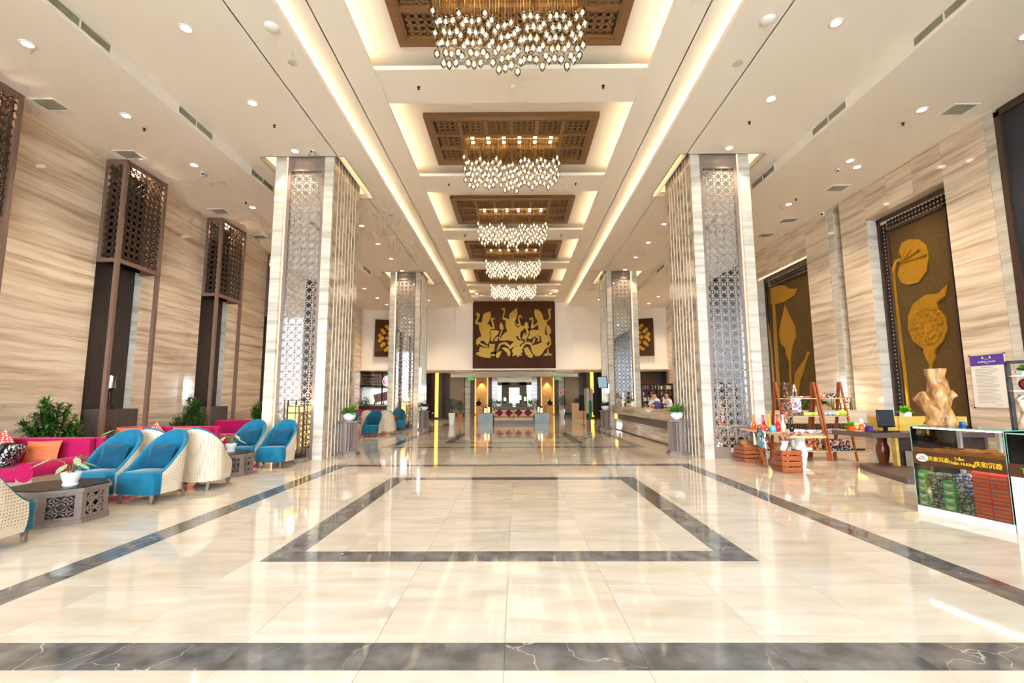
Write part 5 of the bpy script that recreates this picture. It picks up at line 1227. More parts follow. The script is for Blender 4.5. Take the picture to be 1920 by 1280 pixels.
baluster(8.32, 11.08, .668, 'ceramic_white', 'white ceramic baluster leg under the dark desk'); baluster(8.03, 10.58, .668, 'wood_red', 'glossy red brown vase leg under the dark desk')
for k, (x, hgt) in enumerate(((7.98, .30), (8.08, .26), (8.16, .28))):
    tag(MB().box(0, 0, 0, .06, .22, hgt).build('file_binder', 'plastic_black' if k else 'plastic_grey', None, (x, 9.70, .1005)), '%s binder from the left in the open desk cabinet' % ORD[k], 'binder', 'binders in the desk cabinet')
def monitor():
    t = thing('computer_monitor', 'black flat computer monitor on the dark desk', 'monitor', (7.80, 10.12, .77), .25)
    MB().rbox((0, 0, .27), (.44, .035, .36), .01, 2, Rx(-.06)).build('housing', 'plastic_black', t); MB().obox((0, -.019, .275), (.41, .004, .32), Rx(-.06)).build('screen', 'screen_grey', t)
    MB().box(-.04, .0, .0, .04, .04, .12).build('neck', 'plastic_black', t); MB().rbox((0, 0, .008), (.24, .18, .016), .006, 1).build('foot', 'plastic_black', t)
monitor()
tag(MB().rbox((7.52, 9.93, .780), (.42, .15, .018), .006, 1).build('keyboard', 'plastic_black'), 'black keyboard in front of the computer monitor', 'keyboard'); tag(MB().ell((7.86, 9.90, .786), .035, .055, .016).build('computer_mouse', 'plastic_black'), 'black mouse beside the keyboard', 'mouse')
def small_plant(x, y, z, label, pot, seed, sc=1.0, leafm='leaf_bright'):
    rnd = random.Random(seed); t = thing('small_pot_plant', label, 'potted plant', (x, y, z)); s = sc
    m = MB().box(-.07 * s, -.05 * s, 0, .07 * s, .05 * s, .09 * s).build('pot', pot, t); m = MB()
    for k in range(90):
        a = rnd.uniform(0, 6.28); e = rnd.uniform(.1, 1.4); m.leaf((rnd.uniform(-.04, .04) * s, rnd.uniform(-.03, .03) * s, .09 * s), (cos(a) * cos(e), sin(a) * cos(e), sin(e)), rnd.uniform(.08, .20) * s, .05 * s, .35)
    m.build('foliage', leafm, t, fix=False)['kind'] = 'stuff'
small_plant(8.55, 10.52, 1.06, 'bright green plant in a small white pot on the yellow upstand', 'ceramic_white', 2, 1.2)
small_plant(7.33, 10.5, .77, 'yellow green plant at the left end of the dark desk', 'glass_orange', 4, 1.0, 'leaf_bright')
def figurine():
    t = thing('toy_figurine', 'small white and orange toy figure beside the monitor', 'figurine', (7.46, 10.36, .77))
    MB().lathe((0, 0, 0), [(.05, 0), (.06, .06), (.04, .14), (.0005, .15)], 12).build('body', 'glass_orange', t); MB().ell((0, 0, .20), .055, .05, .06).build('head', 'ceramic_white', t); MB().ell((.05, 0, .10), .03, .03, .04).build('arm', 'ceramic_white', t)
figurine()
tag(MB().box(7.56, 10.3, .77, 7.66, 10.42, .88).build('purple_box', 'sign_purple'), 'purple box behind the monitor on the desk', 'box')
for k, (x, mat) in enumerate(((7.22, 'cloth_bright'), (7.30, 'plastic_black'))):
    tag(MB().box(x, 10.12, .7705, x + .17, 10.34, .785 + .008 * k).build('brochure_stack', mat) if k == 0 else MB().rbox((7.36, 9.98, .783), (.2, .10, .024), .008, 1).build('card_reader', mat), 'colourful brochures at the left end of the desk' if k == 0 else 'black device at the left corner of the desk', 'brochures' if k == 0 else 'device')

def poster():
    t = thing('purple_notice', 'notice with purple header and grey text lines on the right stone wall', 'notice', (10.335, 10.41, 1.82), -pi / 2)
    MB().box(-.375, -.008, -.57, .375, .008, .57).build('sheet', 'paper_white', t); MB().box(-.375, -.011, .34, .375, -.008, .57).build('header', 'sign_purple', t)
    M = lambda x, z: frameM((x, -.0125, z), (1, 0, 0), (0, 0, 1))
    text('header_lettering', 'MƯỜNG THANH', .052, 'ink_white', t, M(0, .415), .0005); text('header_lettering', 'LUXURY', .02, 'ink_white', t, M(0, .375), .0005)
    for s in (-1, 1):
        for k in range(4):
            a = .35 + k * .3; p = (s * (.02 + .05 * sin(a) + .012 * k), .475 + .028 * k * k / 4)
            MB().prism([(s * .012 * (k + 1), .462 + .004 * k), (s * .026 * (k + 1), .466 + .008 * k), (s * (.05 + .012 * k), .50 + .018 * k), (s * (.03 + .012 * k), .485 + .008 * k)], lambda u, v, w: (u, -.011 - w, v), 0, .001).build('emblem_leaf', 'ink_white', t)
    MB().prism([(-.01, .465), (.01, .465), (0, .50)], lambda u, v, w: (u, -.011 - w, v), 0, .001).build('emblem_leaf', 'ink_white', t)
    rnd = random.Random(6); m = MB().box(-.13, -.009, .292, .13, -.008, .306)
    for k in range(24):
        z = .25 - k * .031; m.box(-.28, -.009, z, -.28 + rnd.uniform(.3, .56), -.008, z + .010)
    m.box(.12, -.009, -.515, .25, -.008, -.505); m.build('text_lines', 'ink_grey', t)['kind'] = 'stuff'
    for x, z in ((-.385, .575), (.385, .575), (-.385, -.575), (.385, -.575)): MB().cyl((x, -.02, z), (x, .012, z), .012, n=8).build('fixing_stud', 'bronze_metal', t)
poster()
def display_rack():
    t = thing('display_rack', 'black metal rack with gold shelves at the right picture edge', 'rack', (7.16, 6.9, 0), -.70)
    m = MB()
    for x in (0, .9):
        for y in (0, .35): m.box(x, y, 0, x + .03, y + .03, 2.0)
    m.box(0, 0, 1.97, .93, .03, 2.0).box(0, .35, 1.97, .93, .38, 2.0).box(0, 0, 1.97, .03, .38, 2.0); m.build('frame', 'black_metal', t)
    for z in (.30, .85, 1.56, 1.77): MB().box(.0, 0, z, .93, .38, z + .015).build('shelf', 'gold_metal', t)
display_rack()
small_plant(7.40, 6.93, 1.786, 'small succulent in a white pot on the upper gold shelf', 'ceramic_white', 8, .8, 'leaf_mid')
tag(MB().ell((0, 0, 0), .085, .07, .085).build('red_ornament', 'cushion_wine', None, (7.42, 6.93, 1.662)), 'round dark red ornament on the second gold shelf', 'ornament')
def white_root(x, y, z, h, label, seed):
    rnd = random.Random(seed); t = thing('white_root_carving', label, 'carving', (x, y, z))
    path = [(rnd.uniform(-.05, .05), rnd.uniform(-.03, .03), h * k / 8) for k in range(9)]; MB().tube(path, [.09 * (1 + .35 * sin(2.3 * k + seed)) for k in range(9)], 10).build('trunk', 'wood_white_root', t)
    for k in range(4): zz = h * (.2 + .2 * k); a = rnd.uniform(0, 6.28); MB().tube([(0, 0, zz), (.09 * cos(a), .09 * sin(a), zz + .04), (.13 * cos(a), .13 * sin(a), zz + .12), (.06 * cos(a), .06 * sin(a), zz + .16)], .03, 8).build('knot', 'wood_white_root', t)
white_root(7.42, 6.97, .866, .58, 'pale carved root on the rack shelf, left piece', 1); white_root(7.68, 6.75, .866, .6, 'pale carved root on the rack shelf, right piece', 4)

# souvenir table with goods
TR = -.076
def ttab(x, y, z):   # table coordinates: origin at the near left corner
    v = Rz(TR * -1) @ Vector((x, y, 0)); return (5.34 + v.x, 9.32 + v.y, z)
def souvenir_table():
    t = thing('souvenir_table', 'pale wood souvenir table with vases and cloths beside the near right column', 'table', (5.34, 9.32, 0), -TR * -1 if False else .076)
    t.rotation_euler = (0, 0, -.076)
    MB().box(0, 0, .71, .66, 2.46, .75).build('tabletop', 'wood_pale', t)
    for y in (1.5,):
        MB().beam((.05, y - .25, 0), (.05, y + .25, .71), .05, .04).build('trestle_leg', 'wood_redlight', t); MB().beam((.11, y + .25, 0), (.11, y - .25, .71), .05, .04).build('trestle_leg', 'wood_redlight', t)
    MB().box(.06, 1.34, .33, .10, 1.66, .37).build('trestle_rail', 'wood_redlight', t)
    for y in (1.5, 2.1): MB().beam((.55, y - .25, 0), (.55, y + .25, .71), .05, .04).build('trestle_leg', 'wood_redlight', t)
    MB().lathe((.58, .84, 0), [(.16, 0), (.16, .02), (.09, .035), (.08, .07), (.10, .18), (.13, .32), (.12, .44), (.085, .54), (.10, .62), (.13, .71)], 20).build('ceramic_pillar_leg', 'ceramic_white', t)
souvenir_table()
TT = Matrix.Translation((5.34, 9.32, 0)) @ Rz(-.076).to_4x4()
def T_(x, y, z=.7505): v = TT @ Vector((x, y, z)); return (v.x, v.y, v.z)
def vase(loc, prof, mat, label, name='glass_vase', group='glass vases on the souvenir table'):
    return tag(MB().lathe((0, 0, 0), prof, 16).build(name, mat, None, loc), label, 'vase', group)
VP = [(.03, 0), (.04, .01), (.062, .07), (.060, .12), (.034, .18), (.021, .24), (.019, .30), (.026, .36), (.020, .36), (.014, .30)]
sc = lambda k: [(r * k, z * k) for r, z in VP]
vase(T_(.12, 1.95), sc(.95), 'glass_orange', 'orange glass vase, leftmost on the souvenir table'); vase(T_(.30, 1.9), sc(.93), 'glass_blue', 'blue glass vase second from the left')
vase(T_(.24, 1.70), sc(.93), 'glass_red', 'red glass vase third from the left on the souvenir table'); vase(T_(.30, 1.55), sc(1.0), 'glass_gold', 'golden glass vase in the middle of the row')
vase(T_(.33, 1.22), sc(1.0), 'glass_red', 'bright red glass vase on the right of the row'); vase(T_(.44, 1.22), sc(1.0), 'glass_lime', 'pale cream glass vase beside the bright red one'); vase(T_(.50, .98), sc(.85), 'glass_black', 'black glass vase with a gold foot near the shelves')
vase(T_(.14, 1.02), [(.05, 0), (.062, .02), (.062, .09), (.05, .12), (.02, .14), (.0005, .142)], 'jar_blue', 'small light blue jar in front of the red vase', 'blue_jar', None)
rnd = random.Random(8)
for k in range(7):
    x, y = .08 + .05 * (k % 2), 1.16 + k * .085
    tag(MB().rbox((0, 0, .06), (.085, .08, .115 + .02 * (k % 3)), .03, 2).build('beaded_pouch', 'bead_mix', None, T_(x, y)), '%s beaded pouch from the right in the row before the vases' % ORD[k], 'pouch', 'beaded pouches on the souvenir table')
tag(MB().obox((0, 0, .006), (.24, .2, .012), Rz(.4)).build('printed_card', 'cloth_multi', None, T_(.16, 2.25)), 'flat red printed card at the far left corner of the souvenir table', 'card')
for k in range(7):
    x, y = .12 + .07 * (k % 3) + (.25 if k > 3 else 0), .12 + .11 * k
    tag(MB().rbox((0, 0, .008), (.22, .12, .016), .006, 1, Rz(rnd.uniform(-.7, .7))).build('folded_scarf', 'cloth_multi', None, T_(x, y, .7505 + .0004 * k + .016 * (k % 2))), '%s folded scarf from the near end of the souvenir table' % ORD[k], 'scarf', 'folded scarves on the souvenir table')
def hanging_cloth():
    m = MB(); W = .30
    pts = []
    for i in range(7):
        u = i / 6; xx = -.018 - .01 * sin(u * 9); pts.append((u, xx))
    vs = [T_(x + (0 if z > .74 else 0), 1.02 + u * .42, z) for z in (.755, .70, .55, .40) for u, x in pts]; top = [T_(.10, 1.02 + u * .42, .7525) for u, x in pts]
    vs = top + vs; fs = [(r * 7 + i, r * 7 + i + 1, (r + 1) * 7 + i + 1, (r + 1) * 7 + i) for r in range(4) for i in range(6)]
    o = m.add(vs, fs, True).build('printed_cloth', 'cloth_blue_triangles', fix=False); md = o.modifiers.new('s', 'SOLIDIFY'); md.thickness = .006; md.offset = 1
    tag(o, 'white cloth with blue and green triangles hanging over the souvenir table edge', 'cloth')
hanging_cloth()
def crate(loc, rz, w, d, h, label, group='slatted wooden crates'):
    t = thing('slatted_crate', label, 'crate', loc, rz, group); n = 4; sh = h / n
    for k in range(n):
        z0, z1 = k * sh + .008, (k + 1) * sh - .014
        for b in ((0, -.0, w, .012), (0, d - .012, w, d)): MB().box(b[0], b[1], z0, b[2], b[3], z1).build('slat', 'wood_redlight', t)
        for b in ((-.012, 0, 0, d), (w, 0, w + .012, d)): MB().box(b[0], b[1], z0, b[2], b[3], z1).build('slat', 'wood_red', t)
    for x in (.0, w - .025):
        for y in (.012, d - .037): MB().box(x, y, 0, x + .025, y + .025, h - .01).build('corner_post', 'wood_red', t)
    MB().box(.002, .012, .004, w - .002, d - .012, .014).build('bottom_board', 'wood_red', t)
    return t
crate((5.37, 11.27, 0), .10, .50, .44, .36, 'slatted crate with brown baskets under the far end of the souvenir table')
crate((5.40, 9.76, 0), .04, .40, .32, .44, 'slatted crate standing in front of the souvenir table')
for k, (x, y, z) in enumerate(((5.55, 11.42, .30), (5.68, 11.52, .31), (5.56, 11.58, .40))):
    tag(MB().rbox((0, 0, 0), (.30, .16, .14), .06, 3, Rz(.3 * k) @ Ry(.15)).build('woven_basket', 'basket', None, (x, y, z)), '%s woven basket in the far crate' % ('left front', 'right front', 'topmost')[k], 'basket', 'woven baskets in the far crate')
tag(MB().ell((5.80, 11.36, .42), .06, .05, .08).build('pale_stone', 'wood_white_root'), 'pale stone standing in the far crate', 'stone')
def stool():
    t = thing('folding_stool', 'small folding wooden stool beside the far crate', 'stool', (6.08, 11.25, 0), .2)
    MB().rbox((0, 0, .42), (.30, .26, .05), .02, 2).build('seat', 'wood_redlight', t)
    for s in (-1, 1): MB().beam((-.13, s * .1, 0), (.12, s * .1, .40), .03).build('leg', 'wood_redlight', t); MB().beam((.13, s * .08, 0), (-.12, s * .08, .40), .03).build('leg', 'wood_redlight', t)
stool()
for k in range(3): tag(MB().lathe((5.56 + .06 * k, 9.86 + .05 * k, .0), [(.03, .016), (.045, .1), (.05, .3), (.03, .42 + .05 * k), (.012, .46 + .05 * k)], 12).build('crystal_bottle', 'glass_drop'), '%s clear wrapped bottle in the front crate' % ORD[k], 'bottle', 'clear bottles in the front crate')
tag(MB().lathe((5.62, 10.03, .0), [(.06, .016), (.08, .1), (.11, .35), (.09, .47), (.06, .53), (.08, .6)], 16).build('white_urn', 'ceramic_white'), 'white ceramic urn standing in the front crate', 'urn')

# ladder shelves
def ladder(x0, x1, label):
    t = thing('ladder_shelf', label, 'shelf', (0, 0, 0), 0, 'wooden ladder shelves'); yf, yb, ym = 11.42, 12.22, 11.80; H = 1.85
    for x in (x0, x1 - .05):
        MB().beam((x + .025, yf, 0), (x + .025, ym, H), .05, .03, up=(1, 0, 0)).build('front_leg', 'wood_redlight', t); MB().beam((x + .025, yb, 0), (x + .025, ym + .05, H), .09, .03, up=(1, 0, 0)).build('rear_leg', 'wood_red', t)
    for z in (.21, .60, 1.02, 1.44):
        f = z / H; MB().box(x0 + .04, yf + (ym - yf) * f - .03, z, x1 - .04, yb + (ym + .05 - yb) * f + .0, z + .022).build('shelf_board', 'wood_pale', t)
    return t
ladder(6.45, 7.42, 'wooden ladder shelf with a hanging bag, left of two'); ladder(7.44, 8.08, 'wooden ladder shelf with caps on top, right of two')
def soft(name, x, y, z, w, d, h, mat, label, cat, group=None, rz=0.0): return tag(MB().rbox((0, 0, h / 2), (w, d, h), min(.03, h * .4), 2, Rz(rz)).build(name, mat, None, (x, y, z)), label, cat, group)
soft('folded_scarf', 7.05, 11.85, 1.463, .50, .16, .05, 'cloth_bright', 'bright multicoloured scarf on the top board of the left ladder shelf', 'scarf', None, .05)
def cap(x, y, z, mat, label, rz):
    t = thing('baseball_cap', label, 'cap', (x, y, z), rz); MB().lathe((0, 0, 0), [(.095, 0), (.098, .03), (.085, .08), (.05, .115), (.0005, .125)], 16, sy=1.1).build('crown', mat, t)
    MB().prism([(-.08, -.09), (-.07, -.16), (0, -.19), (.07, -.16), (.08, -.09), (0, -.07)], lambda u, v, w: (u, v, w), .002, .012).build('visor', mat, t)
cap(7.56, 11.80, 1.463, 'cloth_bright', 'green and multicoloured cap on the right ladder shelf', -.5); cap(7.82, 11.80, 1.463, 'cloth_black_white', 'black and white patterned cap on the right ladder shelf', 1.4)
soft('folded_shirts', 6.80, 11.75, 1.043, .42, .30, .09, 'cloth_camo', 'dark patterned folded shirts on the second board, left', 'folded shirts'); soft('folded_shirts', 7.18, 11.75, 1.043, .34, .30, .08, 'cloth_green', 'lime green folded shirts on the left ladder shelf', 'folded shirts')
soft('folded_shirts', 7.62, 11.75, 1.043, .28, .30, .09, 'cloth_grey', 'grey patterned folded shirts on the right ladder shelf', 'folded shirts'); soft('folded_shirts', 7.90, 11.75, 1.043, .28, .30, .11, 'cloth_green', 'yellow green folded shirts on the right ladder shelf', 'folded shirts')
soft('folded_shirts', 6.75, 11.70, .623, .40, .4, .10, 'cloth_white', 'white folded shirts on the third board, left', 'folded shirts'); soft('folded_shirts', 7.18, 11.70, .623, .34, .4, .09, 'cloth_grey', 'wrapped white shirts on the third board beside the first pile', 'folded shirts'); soft('folded_shirts', 7.75, 11.70, .623, .45, .4, .10, 'cloth_grey', 'grey folded cloths low on the right ladder shelf', 'folded shirts')
soft('white_towels', 6.85, 11.65, .233, .42, .4, .07, 'cloth_white', 'white folded towels on the lowest board', 'towels'); soft('grey_basket', 6.80, 11.72, .304, .30, .26, .18, 'stone_pale', 'pale grey box on the white towels', 'box')
cushion('ethnic_pillow', (7.18, 11.66, .40), .36, .34, .14, Rz(.2) @ Rx(-.3) @ Ry(.25), 'pillow_ethnic', 'red patterned pillow leaning on the lowest board of the left ladder shelf')
soft('striped_cloths', 7.74, 11.65, .233, .46, .42, .12, 'cloth_black_white', 'black and white striped cloths on the lowest right board', 'cloths'); soft('striped_cloths', 7.72, 11.65, .354, .44, .4, .12, 'cloth_multi', 'striped cloth pile on top of the black and white ones', 'cloths')
def hang_bag(x, y, z, mat, label, L, w):
    t = thing('hanging_bag', label, 'bag', (x, y, z)); MB().tube([(.0, 0, 0), (-.03, -.02, -.15), (-.05, -.03, -L * .5), (.05, -.03, -L * .5), (.03, -.02, -.15), (0, 0, 0)], .018, 6).build('strap', mat, t)
    MB().rbox((0, -.03, -L * .72), (w, .10, L * .5), .04, 3).build('body', mat, t)
hang_bag(6.52, 11.50, 1.84, 'cloth_camo', 'camouflage patterned bag hanging from the left ladder shelf', 1.0, .24); hang_bag(6.74, 11.50, 1.80, 'cloth_pale', 'pale printed bag hanging from the left ladder shelf', .70, .24)
def dangling(x, y, z0, z1, label):
    t = thing('bead_string', label, 'bead string', (x, y, z0)); n = 14
    for k in range(n): MB().ell((.01 * sin(k), 0, (z1 - z0) * k / n), .014, .014, .018, 6, 5).build('bead', 'cushion_wine' if k % 2 else 'ceramic_white', t)
dangling(8.095, 11.66, .98, 1.46, 'red and white bead string hanging on the right ladder shelf')

# ---------------------------------------------------------------- counters
def counter(L, label, name='reception_desk'):
    """local: runs along +x, front faces -y"""
    t = thing(name, label, 'counter'); n = max(2, round(L / 2.0)); w = L / n
    for k in range(n):
        MB().box(k * w + .002, 0, .76, (k + 1) * w - .002, .66, 1.12).build('upper_stone_panel', 'stone_warm', t, fix=False); MB().box(k * w + .002, .12, .04, (k + 1) * w - .002, .70, .50).build('lower_stone_panel', 'stone_warm', t, fix=False)
    MB().box(0, .16, 0, L, .68, .04).build('kick_plate', 'plastic_black', t); MB().box(.0, .22, .50, L, .66, .76).build('recess_back', 'wood_dark', t)
    ns = int(L / .075); sl = MB().box(-.012, -.02, 0, .012, .02, .26).mesh('slat')
    for k in range(ns):
        x = .35 + k * (L - .7) / (ns - 1); mk('slat', sl, 'wood_brown', t, (x, .19, .50))
    MB().box(.3, .205, .735, L - .3, .215, .755).build('recess_light', 'amber_strip', t)
    cy = MB().cyl((0, 0, 0), (0, 0, .26), .045, n=12).mesh('amber_cylinder')
    for x0 in (.06, L - .28):
        for i in range(3): mk('amber_cylinder', cy, 'panel_amber', t, (x0 + i * .11, .14, .50))
        for z in (.58, .68): MB().box(x0 - .05, .08, z, x0 + .29, .10, z + .02).build('cylinder_band', 'wood_dark', t)
    return t
c = counter(8.6, 'long stone reception desk with slatted recess between the right columns'); c.location = (4.74, 23.2, 0); c.rotation_euler = (0, 0, -pi / 2)
MB_back = tag(MB().box(5.46, 14.7, 0, 5.9, 23.0, .76).build('staff_worktop', 'wood_desk'), 'lower staff worktop behind the reception desk', 'worktop')
c = counter(3.0, 'short stone counter behind the wooden ladder shelves', 'concierge_counter'); c.location = (6.95, 13.62, 0)
def clay_vase():
    tag(MB().lathe((0, 0, 0), [(.10, 0), (.13, .04), (.20, .22), (.21, .34), (.15, .46), (.07, .54), (.06, .60), (.09, .68), (.15, .78), (.13, .78), (.05, .62), (.0005, .60)], 22).build('clay_vase', 'clay', None, (7.95, 13.95, 1.12)), 'tall dark clay vase with flared mouth on the short stone counter', 'vase')
clay_vase()
bowl_plant(8.75, 13.95, 1.12, 'large leafed green plant on the short stone counter', 15, 'leaf_mid', 46, .55, .18, (.1, 1.2))

# ---------------------------------------------------------------- staff
def person(label, loc, rz, pose, hair_len, seed):
    V = []; E = []; Rd = []
    def v(p, r, par=None):
        V.append(p); Rd.append(r)
        if par is not None: E.append((par, len(V) - 1))
        return len(V) - 1
    lean = pose['lean']; tilt = pose['tilt']
    pel = v((0, 0, .92), (.15, .12)); s1 = v((0, -lean * .25, 1.08), (.14, .11), pel); ch = v((0, -lean * .7, 1.26), (.17, .12), s1); up = v((0, -lean, 1.38), (.13, .10), ch)
    nk = v((tilt * .03, -lean - .03, 1.47), (.055, .055), up); hd0 = v((tilt * .06, -lean - .06, 1.54), (.075, .085), nk); hd1 = v((tilt * .10, -lean - .08, 1.62), (.082, .098), hd0); hd2 = v((tilt * .13, -lean - .08, 1.70), (.06, .07), hd1)
    for s in (-1, 1):
        h = v((s * .09, 0, .86), (.095, .10), pel); k = v((s * .10, .0, .48), (.065, .07), h); a = v((s * .10, .03, .09), (.04, .045), k); v((s * .10, -.10, .035), (.04, .03), a)
    ends = []
    for s, (el, ha) in zip((-1, 1), pose['arms']):
        sh = v((s * .19, -lean, 1.36), (.06, .06), up); e = v(el, (.042, .042), sh); w = v(tuple(Vector(el).lerp(Vector(ha), .85)), (.03, .03), e); pm = v(ha, (.034, .02), w); ends.append((Vector(ha), (Vector(ha) - Vector(el)).normalized()))
    me = bpy.data.meshes.new('body'); me.from_pydata(V, E, []); o = bpy.data.objects.new('body', me); COL.objects.link(o)
    sk = o.modifiers.new('skin', 'SKIN'); sk.use_smooth_shade = True; sk.branch_smoothing = .4
    for i, r in enumerate(Rd): me.skin_vertices[0].data[i].radius = r
    me.skin_vertices[0].data[pel].use_root = True
    ss = o.modifiers.new('sub', 'SUBSURF'); ss.levels = 2; ss.render_levels = 2
    dg = bpy.context.evaluated_depsgraph_get(); m2 = bpy.data.meshes.new_from_object(o.evaluated_get(dg)); bpy.data.objects.remove(o)
    t = thing('person', label, 'person', loc, rz)
    b = mk('body', m2, ['skin', 'cloth_white', 'cloth_black'], t)
    for p in m2.polygons:
        c = p.center; hand = min((c - e).length for e, d in ends) < .13
        p.material_index = 2 if c.z < .96 else (0 if (c.z > 1.445 and abs(c.x) < .17) or hand else 1)
        p.use_smooth = True
    H = Vector((tilt * .10, -lean - .08, 1.62))
    for ei, (e, d) in enumerate(ends):
        side = d.cross(Vector((0, 0, 1))).normalized(); n = side.cross(d); m = MB()
        for k in range(4):
            q = e + side * (-.026 + .017 * k) + d * .01; L = (.06, .07, .066, .052)[k]; m.tube([q, q + d * L * .5 - n * .004, q + d * L * .85 - n * .02], [.009, .0085, .006], 6)
        q = e + side * .03 * (1 if ei else -1); m.tube([q - d * .02, q + side * .025 * (1 if ei else -1) + d * .01, q + side * .03 * (1 if ei else -1) + d * .04], [.010, .009, .007], 6)
        m.build('fingers', 'skin', t)
    m = MB(); m.ell(H + Vector((0, .015, .035)), .088, .098, .088, 14, 10)
    if hair_len: m.ell(H + Vector((0, .06, -.05)), .075, .05, .14, 12, 8)
    m.build('hair', 'hair_black', t)
    MB().ell(H + Vector((0, -.097, -.01)), .013, .016, .024, 8, 6).build('nose', 'skin', t); MB().ell(H + Vector((0, -.088, -.05)), .024, .010, .008, 8, 5).build('mouth', 'cushion_wine', t)
    for s in (-1, 1): MB().ell(H + Vector((s * .032, -.088, .012)), .012, .008, .007, 8, 5).build('eye', 'hair_black', t); MB().ell(H + Vector((s * .085, .0, -.01)), .012, .02, .03, 8, 6).build('ear', 'skin', t)
    return t
person('man in a white shirt leaning over papers behind the reception desk', (6.25, 18.9, 0), -1.25, dict(lean=.22, tilt=.6, arms=(((-.30, -.35, 1.14), (-.12, -.50, 1.16)), ((.30, -.35, 1.14), (.12, -.52, 1.16)))), False, 1)
person('woman in a white blouse resting her face on a hand behind the reception desk', (6.15, 20.1, 0), -1.35, dict(lean=.20, tilt=-.5, arms=(((-.26, -.42, 1.18), (-.09, -.36, 1.50)), ((.30, -.35, 1.16), (.10, -.50, 1.17)))), True, 2)
# things on the reception desk
for k, (y, mat, h, nm) in enumerate(((22.4, 'ceramic_white', .22, 'white card holder'), (21.9, 'plastic_black', .14, 'black device'), (21.5, 'glass_gold', .12, 'golden ornament'), (17.1, 'sign_purple', .24, 'purple brochure holder'), (16.6, 'plastic_black', .18, 'black bottle'), (17.6, 'box_red', .05, 'red booklet'))):
    tag(MB().rbox((0, 0, h / 2), (.12, .14, h), .012, 1).build('desk_item', mat, None, (5.1, y, 1.1205)), nm + ' standing on the long reception desk', 'desk item')
bowl_plant(5.15, 20.8, 1.12, 'small plant in a white bowl on the far part of the reception desk', 31, 'leaf_mid', 24, .22, .05, (.2, 1.2), .1)
# ---------------------------------------------------------------- far seating group and low zone
def long_sofa():
    t = thing('long_beige_sofa', 'long beige sofa with dark red cushions at the far end of the hall', 'sofa', (0, 28.1, 0))
    MB().box(-1.18, 0.02, 0, 1.14, .85, .17).build('base', 'wood_desk', t)
    for x0, x1 in ((-1.18, -.03), (-.01, 1.14)): MB().rbox(((x0 + x1) / 2, .42, .265), (x1 - x0, .82, .19), .03, 2).build('seat_cushion', 'cushion_beige', t); MB().rbox(((x0 + x1) / 2, .72, .57), (x1 - x0, .22, .42), .04, 2, Rx(-.15)).build('back_cushion', 'cushion_beige', t)
    for s, x in ((-1, -1.17), (1, 1.13)): MB().rbox((x, .5, .58), (.10, .5, .34), .03, 2, Ry(s * .25)).build('side_bolster', 'cushion_beige', t)
long_sofa()
for k, x in enumerate((-.88, -.32, .26, .82)): cushion('wine_cushion', (x, 28.60, .63 if k != 1 else .62), .36, .36, .13, Rx(-.22) @ Ry(pi / 4), 'cushion_wine', '%s dark red diamond cushion from the left on the long beige sofa' % ORD[k], 'cushion', 'dark red cushions on the long sofa')
for s, nm in ((-1, 'left'), (1, 'right')):
    x = -1.66 if s < 0 else 1.62
    tag(MB().box(x - .42, 28.1, 0, x + .42, 28.95, .60).build('stone_side_block', 'stone_grey_green'), 'grey green stone block at the %s end of the long sofa' % nm, 'side table')
    for k, (dx, dy, h) in enumerate(((-.02, .15, .44), (.17 * s * -1, .45, .50))):
        l = thing('table_lantern', '%s glowing table lantern on the %s stone block' % (('front', 'rear')[k], nm), 'lantern', (x + dx, 28.1 + dy, .60), 0, 'table lanterns by the long sofa')
        MB().box(-.07, -.07, 0, .07, .07, .04).build('base', 'bronze_metal', l); MB().box(-.055, -.055, .04, .055, .055, h - .14).build('glow_panel', 'lantern_white' if k == 0 else 'panel_amber', l)
        m = MB()
        for a in (-1, 1):
            for b in (-1, 1): m.box(a * .058 - .008, b * .058 - .008, .04, a * .058 + .008, b * .058 + .008, h - .14)
        m.build('corner_posts', 'bronze_metal', l); MB().lathe((0, 0, h - .14), [(.085, 0), (.085, .02), (.03, .10), (.012, .14)], 8, smooth=False).build('roof', 'bronze_metal', l)
# granite ledge with plants behind the sofa
tag(MB().box(-1.25, 29.15, 0, 1.2, 29.6, .95).build('granite_ledge', 'stone_grey_dark'), 'speckled dark granite ledge behind the long sofa', 'ledge')
bowl_plant(-.95, 29.38, .95, 'leafy plant in a white bowl at the left end of the granite ledge', 41, 'leaf_mid', 60, .34, .09, (.2, 1.2), .19); bowl_plant(.95, 29.38, .95, 'leafy plant in a white bowl at the right end of the granite ledge', 42, 'leaf_mid', 60, .34, .09, (.2, 1.2), .19)
def bush(x, y, z0, h, r, label, seed, pot=None, poth=.65):
    rnd = random.Random(seed); t = thing('potted_tree', label, 'potted plant', (x, y, 0))
    if pot: MB().lathe((0, 0, 0), [(.13, 0), (.14, .02), (.15, poth * .5), (.20, poth), (.17, poth), (.0005, poth - .05)], 18).build('pot', pot, t)
    else: MB().lathe((0, 0, 0), [(.15, 0), (.18, .3), (.16, .3), (.0005, .28)], 14).build('pot', 'stone_grey_dark', t)
    MB().tube([(0, 0, .25), (.02, 0, z0), (0, 0, z0 + h * .6)], [.03, .025, .012], 6).build('trunk', 'bark', t); m = MB()
    for k in range(420):
        a = rnd.uniform(0, 6.28); e = rnd.uniform(-1.2, 1.5); q = rnd.uniform(.35, 1) ; p = (r * q * cos(a) * cos(e) * .9, r * q * sin(a) * cos(e) * .9, z0 + h * .5 + h * .5 * q * sin(e)); m.leaf(p, (cos(a), sin(a), rnd.uniform(-.2, .8)), rnd.uniform(.12, .2), .06, .4)
    m.build('foliage', 'leaf_deep', t, fix=False)['kind'] = 'stuff'
